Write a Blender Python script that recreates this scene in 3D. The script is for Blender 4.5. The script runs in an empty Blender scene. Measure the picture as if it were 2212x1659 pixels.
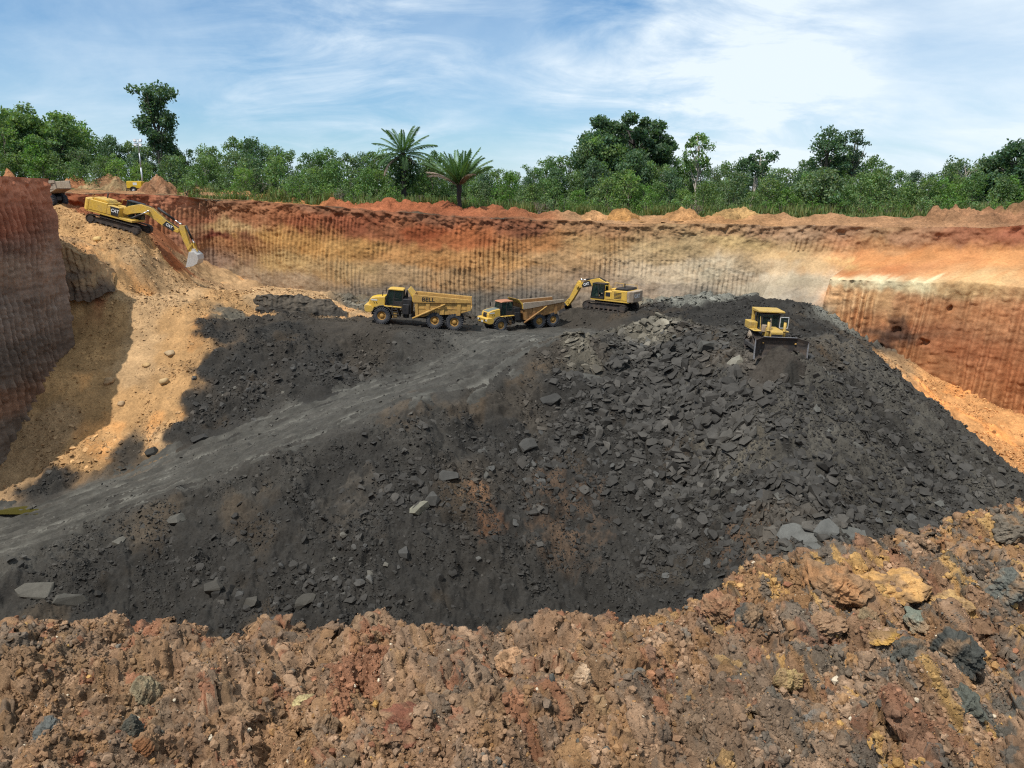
import bpy, bmesh, math, random
import numpy as np
from mathutils import Vector, Matrix, Euler
rad = math.radians
S = bpy.context.scene
COL = S.collection
random.seed(7)
RNG = np.random.default_rng(11)

# ------------------------------------------------------------------ camera, sky, sun, exposure
CAMZ = 3.5
PITCH = rad(14.09)
cam = bpy.data.cameras.new("camera")
cam.sensor_width = 36.0
cam.lens = 36.0 * 1671 / 2212
cam.clip_start = 0.1
cam.clip_end = 6000
camo = bpy.data.objects.new("camera", cam)
camo.location = (0, 0, CAMZ)
camo.rotation_euler = (math.pi / 2 - PITCH, 0, 0)
COL.objects.link(camo)
S.camera = camo

SUN_EL = 61.0
SUN_DIR = Vector((-0.69, -0.72, 0)).normalized()          # horizontal direction towards the sun
sun_vec = Vector((SUN_DIR.x * math.cos(rad(SUN_EL)), SUN_DIR.y * math.cos(rad(SUN_EL)), math.sin(rad(SUN_EL))))
sl = bpy.data.lights.new("sun", 'SUN')
sl.energy = 4.6
sl.angle = rad(0.5)
sl.color = (1.0, 0.96, 0.90)
so = bpy.data.objects.new("sun", sl)
so.rotation_euler = sun_vec.to_track_quat('Z', 'Y').to_euler()
so.location = (-60, -60, 80)
COL.objects.link(so)

W_ = bpy.data.worlds.new("World")
S.world = W_
W_.use_nodes = True
nt = W_.node_tree
nt.nodes.clear()

class NT:
    """small helper to write node trees in a few lines"""
    def __init__(s, tree): s.t = tree
    def n(s, typ, **kw):
        nd = s.t.nodes.new(typ)
        ins = kw.pop('ins', {})
        for k, v in kw.items(): setattr(nd, k, v)
        for k, v in ins.items(): s.set(nd, k, v)
        return nd
    def set(s, nd, k, v):
        sock = nd.inputs[k]
        if isinstance(v, bpy.types.NodeSocket): s.t.links.new(v, sock)
        else: sock.default_value = v
    def math(s, op, a, b=None, c=None, clamp=False):
        nd = s.t.nodes.new('ShaderNodeMath'); nd.operation = op; nd.use_clamp = clamp
        for i, v in enumerate((a, b, c)):
            if v is not None: s.set(nd, i, v)
        return nd.outputs[0]
    def mix(s, f, a, b, mode='MIX'):
        nd = s.t.nodes.new('ShaderNodeMix'); nd.data_type = 'RGBA'; nd.blend_type = mode
        s.set(nd, 'Factor', f); s.set(nd, 6, a); s.set(nd, 7, b)
        return nd.outputs[2]
    def ramp(s, f, pts):
        nd = s.t.nodes.new('ShaderNodeValToRGB'); s.set(nd, 0, f)
        el = nd.color_ramp.elements
        while len(el) < len(pts): el.new(0.5)
        for e, (p, c) in zip(el, pts):
            e.position = p
            e.color = (c, c, c, 1) if not hasattr(c, '__len__') else (*c[:3], 1)
        return nd.outputs[0]
    def noise(s, vec, scale, detail=4, rough=0.55, dist=0.0):
        nd = s.t.nodes.new('ShaderNodeTexNoise')
        if vec is not None: s.set(nd, 'Vector', vec)
        s.set(nd, 'Scale', scale); s.set(nd, 'Detail', detail); s.set(nd, 'Roughness', rough); s.set(nd, 'Distortion', dist)
        return nd.outputs['Fac']
    def mapping(s, vec, scale=(1, 1, 1), rot=(0, 0, 0), loc=(0, 0, 0)):
        nd = s.t.nodes.new('ShaderNodeMapping'); s.set(nd, 'Vector', vec)
        nd.inputs['Scale'].default_value = scale; nd.inputs['Rotation'].default_value = rot; nd.inputs['Location'].default_value = loc
        return nd.outputs[0]

def build_sky():
    g = NT(nt)
    sky = g.n('ShaderNodeTexSky', sky_type='NISHITA', sun_disc=False)
    sky.sun_elevation = rad(SUN_EL)
    sky.sun_rotation = math.atan2(SUN_DIR.x, SUN_DIR.y)
    sky.air_density = 1.0; sky.dust_density = 0.25; sky.ozone_density = 1.2
    tc = g.n('ShaderNodeTexCoord')
    sep = g.n('ShaderNodeSeparateXYZ', ins={0: tc.outputs['Generated']})
    x, y, z = sep.outputs
    den = g.math('ADD', g.math('MAXIMUM', z, 0.0), 0.30)
    px, py = g.math('DIVIDE', x, den), g.math('DIVIDE', y, den)
    comb = g.n('ShaderNodeCombineXYZ', ins={0: px, 1: py, 2: 0.0}).outputs[0]
    m1 = g.mapping(comb, (0.85, 0.7, 1), (0, 0, rad(-24)), (2.3, 0.7, 0))
    big = g.ramp(g.noise(m1, 1.7, 7, 0.58, 0.4), [(0.36, 0.0), (0.64, 1.0)])
    m2 = g.mapping(comb, (0.9, 1.5, 1), (0, 0, rad(-26)), (5.1, 1.7, 0))
    wisp = g.ramp(g.noise(m2, 2.6, 9, 0.62, 0.6), [(0.38, 0.0), (0.72, 1.0)])
    # the bright bank of cloud right of centre and the clear blue patch beside it
    def lobe(ax, ay, az, c0, c1):
        v = Vector((ax, ay, az)).normalized()
        d = g.n('ShaderNodeVectorMath', operation='DOT_PRODUCT', ins={0: tc.outputs['Generated'], 1: tuple(v)}).outputs['Value']
        return g.n('ShaderNodeMapRange', interpolation_type='SMOOTHSTEP', ins={0: d, 1: c0, 2: c1, 3: 0.0, 4: 1.0}).outputs[0]
    lob = lobe(0.215, 1.0, 0.15, 0.968, 1.0)
    lob2 = lobe(-0.20, 1.0, 0.20, 0.975, 1.0)
    right = lobe(0.62, 1.0, 0.13, 0.93, 1.0)
    clear = lobe(0.105, 1.0, 0.222, 0.9965, 1.0)
    hor = g.n('ShaderNodeMapRange', interpolation_type='SMOOTHSTEP', ins={0: z, 1: 0.0, 2: 0.10, 3: 0.42, 4: 0.0}).outputs[0]
    cov = g.math('ADD', g.math('ADD', g.math('MULTIPLY', big, 0.36), 0.10), g.math('MULTIPLY', wisp, 0.20))
    cov = g.math('ADD', cov, g.math('MULTIPLY', lob, g.math('ADD', g.math('MULTIPLY', wisp, 0.5), 0.36)))
    cov = g.math('ADD', cov, g.math('MULTIPLY', lob2, g.math('MULTIPLY', wisp, 0.5)))
    cov = g.math('ADD', cov, g.math('MULTIPLY', right, 0.34))
    cov = g.math('ADD', cov, hor)
    cov = g.math('SUBTRACT', cov, g.math('MULTIPLY', clear, 0.55), clamp=True)
    cov = g.math('MULTIPLY', cov, 0.95)
    zen = g.n('ShaderNodeMapRange', interpolation_type='SMOOTHSTEP', ins={0: z, 1: 0.26, 2: 0.7, 3: 0.0, 4: 0.55}).outputs[0]  # extra cloud cover added overhead, out of view, to lift the shadows
    cov = g.math('ADD', cov, zen, clamp=True)
    blue = g.mix(1.0, sky.outputs[0], (0.56, 0.86, 1.10, 1), 'MULTIPLY')
    cloud = g.mix(cov, (4.4, 6.3, 8.2, 1), (8.3, 9.2, 9.9, 1))
    col = g.mix(cov, blue, cloud)
    bg = g.n('ShaderNodeBackground', ins={'Color': col, 'Strength': 0.10})
    out = g.n('ShaderNodeOutputWorld', ins={'Surface': bg.outputs[0]})
build_sky()

S.view_settings.view_transform = 'Standard'
S.view_settings.look = 'None'
S.view_settings.exposure = 0.12
S.view_settings.gamma = 1.0
S.cycles.use_denoising = False
S.cycles.filter_width = 1.2
S.cycles.sample_clamp_indirect = 4.0
S.cycles.max_bounces = 5
S.cycles.diffuse_bounces = 3
S.cycles.transparent_max_bounces = 6

# ------------------------------------------------------------------ measuring: a point of the photo (in a 2212 x 1659 view) at distance Y
CP, SP = math.cos(PITCH), math.sin(PITCH)
def Wp(u, v, Y):
    a = (u - 1106) / 1671; b = -(v - 829.5) / 1671
    dy = b * SP + CP; dz = b * CP - SP
    k = Y / dy
    return Vector((a * k, Y, CAMZ + dz * k))

# ------------------------------------------------------------------ numpy noise
def _h(ix, iy, seed):
    a = (ix.astype(np.int64) * 374761393 + iy.astype(np.int64) * 668265263 + seed * 1274126177) & 0xFFFFFFFF
    a = ((a ^ (a >> 13)) * 1274126177) & 0xFFFFFFFF
    a = ((a ^ (a >> 16)) * 2246822519) & 0xFFFFFFFF
    return ((a ^ (a >> 15)) & 0xFFFFFF) / float(0x1000000)
def vn(x, y, seed=0):
    x = np.asarray(x, float); y = np.asarray(y, float)
    ix = np.floor(x); iy = np.floor(y); fx = x - ix; fy = y - iy
    ix = ix.astype(np.int64); iy = iy.astype(np.int64)
    ux = fx * fx * fx * (fx * (fx * 6 - 15) + 10); uy = fy * fy * fy * (fy * (fy * 6 - 15) + 10)
    a = _h(ix, iy, seed); b = _h(ix + 1, iy, seed); c = _h(ix, iy + 1, seed); d = _h(ix + 1, iy + 1, seed)
    return ((a + (b - a) * ux) * (1 - uy) + (c + (d - c) * ux) * uy) * 2 - 1
def fbm(x, y, o=5, seed=0, gain=0.5):
    r = 0; amp = 1.0; t = 0
    ca, sa = 0.80, 0.60
    for i in range(o):
        r = r + amp * vn(x, y, seed + i * 17); t += amp
        amp *= gain; x, y = (x * ca - y * sa) * 2.03 + 11.3, (x * sa + y * ca) * 2.03 - 4.7
    return r / t * 1.6
def worley(x, y, seed=0, jit=0.9):
    x = np.asarray(x, float); y = np.asarray(y, float)
    ix = np.floor(x).astype(np.int64); iy = np.floor(y).astype(np.int64)
    f1 = np.full(x.shape, 9.0); f2 = np.full(x.shape, 9.0); idv = np.zeros(x.shape)
    for dx in (-1, 0, 1):
        for dy in (-1, 0, 1):
            jx = ix + dx; jy = iy + dy
            cx = jx + 0.5 + (_h(jx, jy, seed) - 0.5) * jit; cy = jy + 0.5 + (_h(jx, jy, seed + 91) - 0.5) * jit
            d = np.hypot(x - cx, y - cy)
            near = d < f1
            f2 = np.where(near, f1, np.minimum(f2, d))
            idv = np.where(near, _h(jx, jy, seed + 37), idv)
            f1 = np.where(near, d, f1)
    return f1, f2, idv
def sst(a, b, x):
    t = np.clip((x - a) / (b - a), 0, 1)
    return t * t * (3 - 2 * t)
def lin(c):
    c = np.asarray(c, float) / 255.0
    return np.where(c <= 0.04045, c / 12.92, ((c + 0.055) / 1.055) ** 2.4)
KALB = 0.80                                                # from a sunlit picture value to a surface colour
def alb(c, k=1.0, sat=0.92):
    v = lin(c) * KALB * k; g = (v * np.array([0.3, 0.55, 0.15])).sum(-1, keepdims=True)
    return np.clip((g + (v - g) * sat) * np.array([0.95, 1.0, 0.90]), 0, 0.75)

# ------------------------------------------------------------------ mesh helpers
def link(o, parent=None):
    COL.objects.link(o)
    if parent is not None: o.parent = parent
    return o
def tag(o, label=None, cat=None, group=None, kind=None):
    if label: o['label'] = label
    if cat: o['category'] = cat
    if group: o['group'] = group
    if kind: o['kind'] = kind
    return o
def np_mesh(name, V, F, mat, cols=None, smooth=False):
    """F: (n,3) or (n,4) array of indices"""
    me = bpy.data.meshes.new(name)
    V = np.ascontiguousarray(V, dtype=np.float32); F = np.ascontiguousarray(F, dtype=np.int32)
    k = F.shape[1]
    me.vertices.add(len(V)); me.vertices.foreach_set('co', V.ravel())
    me.loops.add(F.size); me.loops.foreach_set('vertex_index', F.ravel())
    me.polygons.add(len(F))
    me.polygons.foreach_set('loop_start', np.arange(0, F.size, k, dtype=np.int32))
    me.polygons.foreach_set('loop_total', np.full(len(F), k, dtype=np.int32))
    me.update(calc_edges=True)
    if cols is not None:
        at = me.color_attributes.new('Col', 'FLOAT_COLOR', 'POINT')
        c4 = np.ones((len(V), 4), dtype=np.float32); c4[:, :3] = cols
        at.data.foreach_set('color', c4.ravel())
    me.polygons.foreach_set('use_smooth', np.full(len(F), smooth, dtype=bool))
    me.materials.append(mat)
    me.validate()
    return me
def grid_obj(name, X, Y, Z, mat, cols=None, smooth=True):
    r, c = X.shape
    V = np.stack([X.ravel(), Y.ravel(), Z.ravel()], 1)
    i = np.arange(r * c).reshape(r, c)
    F = np.stack([i[:-1, :-1].ravel(), i[:-1, 1:].ravel(), i[1:, 1:].ravel(), i[1:, :-1].ravel()], 1)
    me = np_mesh(name, V, F, mat, None if cols is None else cols.reshape(-1, 3), smooth)
    return link(bpy.data.objects.new(name, me))

# ------------------------------------------------------------------ materials
def new_mat(name):
    m = bpy.data.materials.new(name); m.use_nodes = True
    m.node_tree.nodes.clear()
    return m, NT(m.node_tree)
def soil_mat(name, s1=0.6, s2=6.0, bump=0.5, bdist=0.06, bscale=9.0, rough=0.95, var=0.35, spec=0.12):
    m, g = new_mat(name)
    tc = g.n('ShaderNodeTexCoord'); at = g.n('ShaderNodeAttribute', attribute_name='Col')
    ob = tc.outputs['Object']
    a = g.ramp(g.noise(ob, s1, 5), [(0.3, 1 - var), (0.7, 1 + var)])
    b = g.ramp(g.noise(ob, s2, 6, 0.7), [(0.3, 1 - var), (0.7, 1 + var)])
    c = g.mix(1.0, at.outputs['Color'], a, 'MULTIPLY'); c = g.mix(1.0, c, b, 'MULTIPLY')
    hb = g.noise(ob, bscale, 8, 0.7)
    bm = g.n('ShaderNodeBump', ins={'Strength': bump, 'Distance': bdist, 'Height': hb})
    p = g.n('ShaderNodeBsdfPrincipled', ins={'Base Color': c, 'Roughness': rough, 'Specular IOR Level': spec, 'Normal': bm.outputs[0]})
    g.n('ShaderNodeOutputMaterial', ins={0: p.outputs[0]})
    return m
def paint_mat(name, col, rough=0.5, dirt=(0.16, 0.11, 0.07), damt=0.5, metal=0.0, spec=0.4, s=1.6):
    m, g = new_mat(name)
    tc = g.n('ShaderNodeTexCoord'); ob = tc.outputs['Object']
    d = g.ramp(g.noise(ob, s, 7, 0.68), [(0.42, 0.0), (0.75, 1.0)])
    d2 = g.ramp(g.noise(ob, s * 7, 5, 0.7), [(0.35, 0.6), (0.7, 1.0)])
    c = g.mix(g.math('MULTIPLY', d, damt), (*col, 1), (*dirt, 1)); c = g.mix(1.0, c, d2, 'MULTIPLY')
    r = g.math('ADD', g.math('MULTIPLY', d, 0.35), rough, clamp=True)
    p = g.n('ShaderNodeBsdfPrincipled', ins={'Base Color': c, 'Roughness': r, 'Metallic': metal, 'Specular IOR Level': spec})
    g.n('ShaderNodeOutputMaterial', ins={0: p.outputs[0]})
    return m
M = {}
M['cliff'] = soil_mat('cliff_soil', 0.35, 4.0, 0.55, 0.10, 5.0, var=0.22)
M['spoil'] = soil_mat('pit_spoil', 0.30, 5.0, 0.7, 0.12, 5.0, rough=0.9, var=0.30, spec=0.2)
M['road'] = soil_mat('road_dirt', 0.5, 5.0, 0.5, 0.06, 7.0, var=0.25, rough=0.85, spec=0.2)
M['clay'] = soil_mat('clay_clods', 5.0, 60.0, 0.9, 0.012, 110.0, var=0.30)
M['crumb'] = soil_mat('clay_crumbs', 9.0, 90.0, 0.8, 0.008, 120.0, var=0.25)
M['topsoil'] = soil_mat('plateau_soil', 0.35, 3.0, 1.0, 0.35, 2.2, var=0.38)
M['rock'] = soil_mat('shale_rock', 1.5, 14.0, 0.5, 0.03, 14.0, rough=0.8, var=0.22, spec=0.3)
M['yellow'] = paint_mat('machine_yellow', (0.74, 0.46, 0.07), 0.45, (0.34, 0.25, 0.15), 0.55)
M['yellow_worn'] = paint_mat('worn_ochre_steel', (0.58, 0.34, 0.09), 0.6, (0.20, 0.11, 0.05), 0.75)
M['yellow_dull'] = paint_mat('dusty_dull_yellow', (0.58, 0.38, 0.075), 0.55, (0.26, 0.20, 0.14), 0.75)
M['yellow_bright'] = paint_mat('bright_yellow_steel', (0.75, 0.48, 0.02), 0.45, damt=0.25)
M['rust'] = paint_mat('rusty_bed_steel', (0.34, 0.17, 0.06), 0.7, (0.46, 0.28, 0.10), 0.75)
M['dusty'] = paint_mat('dusty_bed_steel', (0.42, 0.34, 0.25), 0.8, (0.24, 0.15, 0.09), 0.8)
M['black'] = paint_mat('black_steel', (0.018, 0.018, 0.020), 0.5, (0.10, 0.08, 0.06), 0.35)
M['dark'] = paint_mat('dark_grey_steel', (0.045, 0.043, 0.042), 0.6, (0.11, 0.09, 0.07), 0.5)
M['tracksteel'] = paint_mat('track_steel', (0.055, 0.048, 0.044), 0.65, (0.16, 0.11, 0.075), 0.75, spec=0.3)
M['tyre'] = paint_mat('tyre_rubber', (0.045, 0.048, 0.055), 0.85, (0.16, 0.15, 0.145), 0.8, spec=0.2)
M['rim'] = paint_mat('rim_paint', (0.50, 0.27, 0.06), 0.6, (0.15, 0.09, 0.05), 0.7)
M['chrome'] = paint_mat('chrome_rod', (0.75, 0.75, 0.74), 0.2, damt=0.15, metal=0.9)
M['silver'] = paint_mat('worn_bucket_steel', (0.62, 0.60, 0.57), 0.5, (0.30, 0.24, 0.18), 0.45, metal=0.15)
M['steel'] = paint_mat('polished_blade_edge', (0.42, 0.43, 0.45), 0.35, damt=0.3, metal=0.5)
M['bonnet'] = paint_mat('grey_green_bonnet_top', (0.16, 0.19, 0.17), 0.5, damt=0.4)
M['white'] = paint_mat('white_paint', (0.75, 0.75, 0.73), 0.5, damt=0.2)
M['red'] = paint_mat('red_paint', (0.46, 0.20, 0.11), 0.5, damt=0.2)
M['galv'] = paint_mat('galvanised_mast', (0.55, 0.58, 0.62), 0.4, damt=0.2, metal=0.3)
M['skin'] = paint_mat('skin', (0.11, 0.06, 0.04), 0.6, damt=0.0)
M['hivis'] = paint_mat('hi_vis_cloth', (0.62, 0.75, 0.03), 0.8, damt=0.1)
M['cloth'] = paint_mat('dark_cloth', (0.03, 0.035, 0.06), 0.9, damt=0.1)
def glass_mat(name, tint, alpha):
    m, g = new_mat(name)
    tr = g.n('ShaderNodeBsdfTransparent', ins={'Color': (*tint, 1)})
    gl = g.n('ShaderNodeBsdfPrincipled', ins={'Base Color': (0.02, 0.035, 0.035, 1), 'Roughness': 0.08, 'Specular IOR Level': 0.6})
    mx = g.n('ShaderNodeMixShader', ins={0: alpha, 1: tr.outputs[0], 2: gl.outputs[0]})
    g.n('ShaderNodeOutputMaterial', ins={0: mx.outputs[0]})
    return m
M['glass'] = glass_mat('tinted_glass', (0.55, 0.75, 0.72), 0.45)
def leaf_mat(name, c1, c2, c3, trans=0.38):
    m, g = new_mat(name)
    at = g.n('ShaderNodeAttribute', attribute_name='Col')
    oi = g.n('ShaderNodeObjectInfo')
    base = g.ramp(oi.outputs['Random'], [(0.0, c1), (0.5, c2), (1.0, c3)])
    c = g.mix(1.0, base, at.outputs['Color'], 'MULTIPLY')
    d = g.n('ShaderNodeBsdfPrincipled', ins={'Base Color': c, 'Roughness': 0.55, 'Specular IOR Level': 0.25})
    t = g.n('ShaderNodeBsdfTranslucent', ins={'Color': g.mix(1.0, c, (1.3, 1.5, 0.6, 1), 'MULTIPLY')})
    mx = g.n('ShaderNodeMixShader', ins={0: trans, 1: d.outputs[0], 2: t.outputs[0]})
    g.n('ShaderNodeOutputMaterial', ins={0: mx.outputs[0]})
    return m
M['leaf'] = leaf_mat('tree_leaves', (0.100, 0.170, 0.064), (0.138, 0.210, 0.074), (0.128, 0.178, 0.094))
M['leaf_dark'] = leaf_mat('dark_tree_leaves', (0.068, 0.118, 0.066), (0.084, 0.138, 0.074), (0.080, 0.124, 0.086))
M['leaf_bright'] = leaf_mat('bush_leaves', (0.100, 0.190, 0.045), (0.135, 0.215, 0.055), (0.120, 0.172, 0.066))
M['palm'] = leaf_mat('palm_leaflets', (0.085, 0.155, 0.060), (0.085, 0.155, 0.060), (0.085, 0.155, 0.060), 0.25)
M['drypalm'] = leaf_mat('dry_palm_leaflets', (0.22, 0.17, 0.13), (0.22, 0.17, 0.13), (0.22, 0.17, 0.13), 0.1)
M['grass'] = leaf_mat('wild_grass', (0.135, 0.165, 0.062), (0.135, 0.165, 0.062), (0.135, 0.165, 0.062), 0.3)
M['bark'] = paint_mat('grey_bark', (0.22, 0.18, 0.14), 0.9, (0.08, 0.06, 0.05), 0.8, s=3)
M['bark_dark'] = paint_mat('dark_bark', (0.05, 0.04, 0.035), 0.9, (0.02, 0.02, 0.02), 0.6, s=3)
M['bark_pale'] = paint_mat('pale_bark', (0.50, 0.43, 0.36), 0.9, (0.22, 0.17, 0.13), 0.6, s=3)
# ------------------------------------------------------------------ pit floor: measured points (u, v, distance, colour key)
KC = {'K': (51, 47, 46), 'k': (63, 58, 56), 'R': (78, 73, 71), 'T': (180, 132, 82), 't': (168, 128, 90), 'O': (206, 140, 78),
      'B': (64, 56, 51), 'D': (98, 89, 80), 'G': (116, 112, 108), 'r': (150, 82, 40), 'W': (182, 140, 98)}
CTRL = [
 # truck bench
 (825,698,81,'B'),(905,703,80.5,'k'),(985,711,79.5,'k'),(700,690,84,'B'),(600,700,80,'K'),(550,690,82,'B'),(445,690,80,'K'),
 (1000,725,78,'R'),(1100,740,75.5,'R'),(1060,704,89,'k'),(1130,710,88,'R'),(1200,708,89,'R'),(1230,722,85,'R'),(1320,728,80,'R'),(1010,690,96,'B'),(1200,690,97,'B'),
 (750,692,88,'B'),(780,670,96,'D'),(860,684,93,'k'),(900,690,90,'k'),
 # mound under the loading excavator and dark heaps right of it
 (1265,664,92.5,'B'),(1310,666,92.0,'B'),(1370,672,91.5,'B'),(1240,700,89,'B'),(1300,700,87.5,'B'),(1400,662,89,'K'),(1440,690,85,'K'),(1420,645,95,'G'),
 (1480,650,92,'G'),(1500,690,80,'K'),(1560,640,95,'G'),(1600,660,86,'K'),(1540,706,77,'K'),(1700,655,88,'K'),(1750,690,78,'K'),(1780,660,88,'G'),
 (1840,735,80,'k'),(1830,690,86,'G'),(1700,700,80,'K'),
 # pile crest
 (1250,720,72,'D'),(1205,758,71,'B'),(1296,746,71,'B'),(1338,752,72,'k'),(1422,684,75,'D'),(1378,722,73,'D'),(1465,712,73,'B'),(1440,700,73.5,'D'),(1270,740,71,'D'),(1480,735,70,'K'),(1560,740,68,'k'),
 (1640,757,65,'B'),(1690,765,61,'B'),(1740,757,63.5,'B'),(1600,762,64,'B'),(1720,740,68,'K'),(1800,735,66,'k'),
 (1850,748,65,'k'),(1900,792,63,'k'),(2000,872,60,'k'),(2100,962,56,'k'),(2212,1042,53,'k'),(2330,1120,50,'k'),
 # behind the crest ridge on the right: orange debris at the wall's foot
 (1930,790,76,'t'),(2030,862,74,'O'),(2212,930,69,'O'),(2212,1030,61.5,'O'),(2120,950,66,'O'),(2020,900,66,'O'),(2330,1020,63,'O'),(2330,950,68,'O'),
 (2500,1000,66,'O'),(2500,1150,55,'O'),
 # faces of the pile
 (1700,860,57.7,'K'),(1700,960,53.9,'K'),(1700,1180,46.8,'k'),(1800,900,58,'K'),(1800,1050,51.7,'K'),(1850,1190,46.6,'k'),(1550,850,61,'K'),(1600,960,56.5,'k'),
 (1250,850,65.5,'K'),(1250,1000,59.2,'K'),(1250,1200,52,'K'),(1250,1370,46.8,'K'),(1430,850,65.3,'K'),(1500,1000,59,'K'),(1500,1120,53.5,'K'),(1500,1250,49.2,'K'),
 (1640,1150,48.6,'B'),(1700,1260,42.8,'K'),(1600,1200,48.2,'K'),(1560,1120,51.5,'K'),(1400,1330,46.5,'K'),
 (2000,1000,54.6,'K'),(2000,1150,49.4,'K'),(2212,1110,49.5,'k'),(2100,1250,44.5,'K'),(2330,1250,45,'K'),
 (1400,760,70.5,'k'),(1330,790,69,'K'),(1100,860,65,'B'),(1050,950,61,'K'),(1080,1100,54.5,'K'),(1040,1060,55,'B'),
 (300,1370,46.5,'K'),(0,1330,46.7,'k'),(600,1370,45.2,'K'),(600,1180,50.8,'K'),(900,1370,44.8,'K'),(900,1100,52.9,'K'),(750,1050,55.5,'K'),(300,1230,50.5,'K'),
 (0,1270,48.2,'K'),(-200,1350,46.5,'K'),(-200,1260,50.5,'k'),
 # road
 (1000,790,68.6,'R'),(800,860,65.5,'R'),(600,930,63.7,'R'),(400,1000,62.2,'R'),(200,1070,59.8,'R'),(0,1140,56.8,'R'),(-200,1190,55,'R'),
 (0,1225,50.4,'R'),(300,1108,55,'k'),(600,990,57.6,'k'),(900,870,61.8,'k'),(1050,806,67.2,'k'),(900,810,70,'k'),(600,903,65.8,'k'),(300,986,66,'B'),(100,1055,62.5,'K'),
 # black bank beside the road
 (450,720,78,'K'),(500,800,73,'K'),(480,920,66.5,'K'),(700,800,72,'K'),(700,850,68.5,'K'),(800,760,75.5,'B'),(900,770,74,'k'),(440,800,73.5,'K'),(420,860,70,'K'),(400,930,66.8,'K'),
 # tan slope
 (200,651,82.6,'T'),(260,650,82.6,'W'),(320,652,82.6,'W'),(380,655,82.7,'W'),(420,662,83,'T'),(180,678,81.0,'T'),(250,678,81.0,'T'),(320,680,81.0,'W'),(390,684,81.0,'T'),(220,740,78,'T'),(320,740,78,'W'),(130,740,78,'T'),(260,630,84.5,'T'),(340,632,85,'W'),(50,1020,65,'t'),(200,975,66.5,'T'),(335,955,66.8,'W'),(150,830,72,'T'),(300,800,74.5,'W'),(80,800,72.8,'T'),(380,760,76.5,'T'),
 (415,705,79.3,'T'),(410,760,76,'T'),(395,830,72,'T'),(360,900,68.8,'T'),(250,900,70,'T'),(370,850,71,'T'),(120,930,68,'t'),(10,1046,63,'t'),(-80,1050,62,'t'),(-200,1010,64,'t'),(-60,1075,60,'t'),
 # tan rubble ledge
 (440,602,104,'W'),(600,625,98,'W'),(500,640,89,'T'),(420,625,96,'W'),(700,648,93.5,'W'),(640,636,90.2,'W'),(560,631,90.2,'W'),(640,684,88.5,'K'),(560,682,88.5,'T'),(560,690,84,'B'),(660,690,85,'B'),(500,688,84,'D'),
 (740,682,89,'W'),(790,676,93,'W'),(350,640,88,'W'),(300,640,86,'T'),(820,650,99,'D'),
 # ramp under the digging excavator
 (100,452,94,'T'),(130,456,93,'T'),(200,469,93,'T'),(255,487,93,'T'),(308,503,93,'T'),(340,522,92,'T'),(200,460,97,'r'),(300,474,100,'r'),(310,520,91,'T'),(200,520,89.5,'T'),(240,570,86,'T'),(260,610,84.5,'T'),
 (150,500,89,'T'),(330,560,91,'t'),(300,560,88,'W'),(350,600,93,'W'),(380,560,97,'r'),(420,588,101,'t'),(360,510,103,'r'),(150,440,100,'r'),(60,440,97,'r'),
 (128,531,82,'t'),(190,550,83.2,'t'),(240,590,85.5,'t'),(128,640,80.6,'r'),(190,640,81.6,'r'),(240,628,83.9,'r'),
]
PTS = np.array([[*Wp(u, v, Y)] for u, v, Y, k in CTRL])
KEYS = [k for *_, k in CTRL]
extra = [(-90, 60, -22), (-90, 90, -6), (-70, 40, -26), (0, 30, -28), (30, 30, -28), (-30, 30, -28), (60, 40, -24), (75, 60, -22), (90, 80, -22), (0, 125, -14), (50, 110, -14),
         (-40, 125, -8), (-80, 110, -4), (100, 120, -18), (55, 95, -15)]
PT_ALL = np.vstack([PTS, np.array(extra, float)])
_x = PT_ALL[:, :2]
_D = np.hypot(_x[:, None, 0] - _x[None, :, 0], _x[:, None, 1] - _x[None, :, 1])
_n = len(_x)
_A = np.zeros((_n + 3, _n + 3)); _A[:_n, :_n] = -_D + np.eye(_n) * 0.25
_A[:_n, _n:] = np.column_stack([np.ones(_n), _x]); _A[_n:, :_n] = _A[:_n, _n:].T
_w = np.linalg.solve(_A, np.concatenate([PT_ALL[:, 2], np.zeros(3)]))
def z_base(x, y):
    x = np.asarray(x, float); y = np.asarray(y, float); sh = x.shape; x = x.ravel(); y = y.ravel()
    r = _w[_n] + _w[_n + 1] * x + _w[_n + 2] * y
    for i in range(_n): r = r - _w[i] * np.hypot(x - _x[i, 0], y - _x[i, 1])
    return r.reshape(sh)
def key_weights(x, y):
    """colour of the ground: nearest measured colours, with ragged borders"""
    sh = x.shape; x = x.ravel(); y = y.ravel()
    wx = x + 0.75 * fbm(x * 0.45, y * 0.45, 4, 5); wy = y + 0.75 * fbm(x * 0.45, y * 0.45, 4, 9)
    num = np.zeros((len(x), 3)); den = np.zeros(len(x))
    for (px, py, pz), k in zip(PTS, KEYS):
        w = 1.0 / (((wx - px) ** 2 + (wy - py) ** 2) + 0.3) ** 3.6
        num += w[:, None] * alb(KC[k], 1.0, 0.85)[None]; den += w
    return (num / den[:, None]).reshape(*sh, 3)
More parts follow.
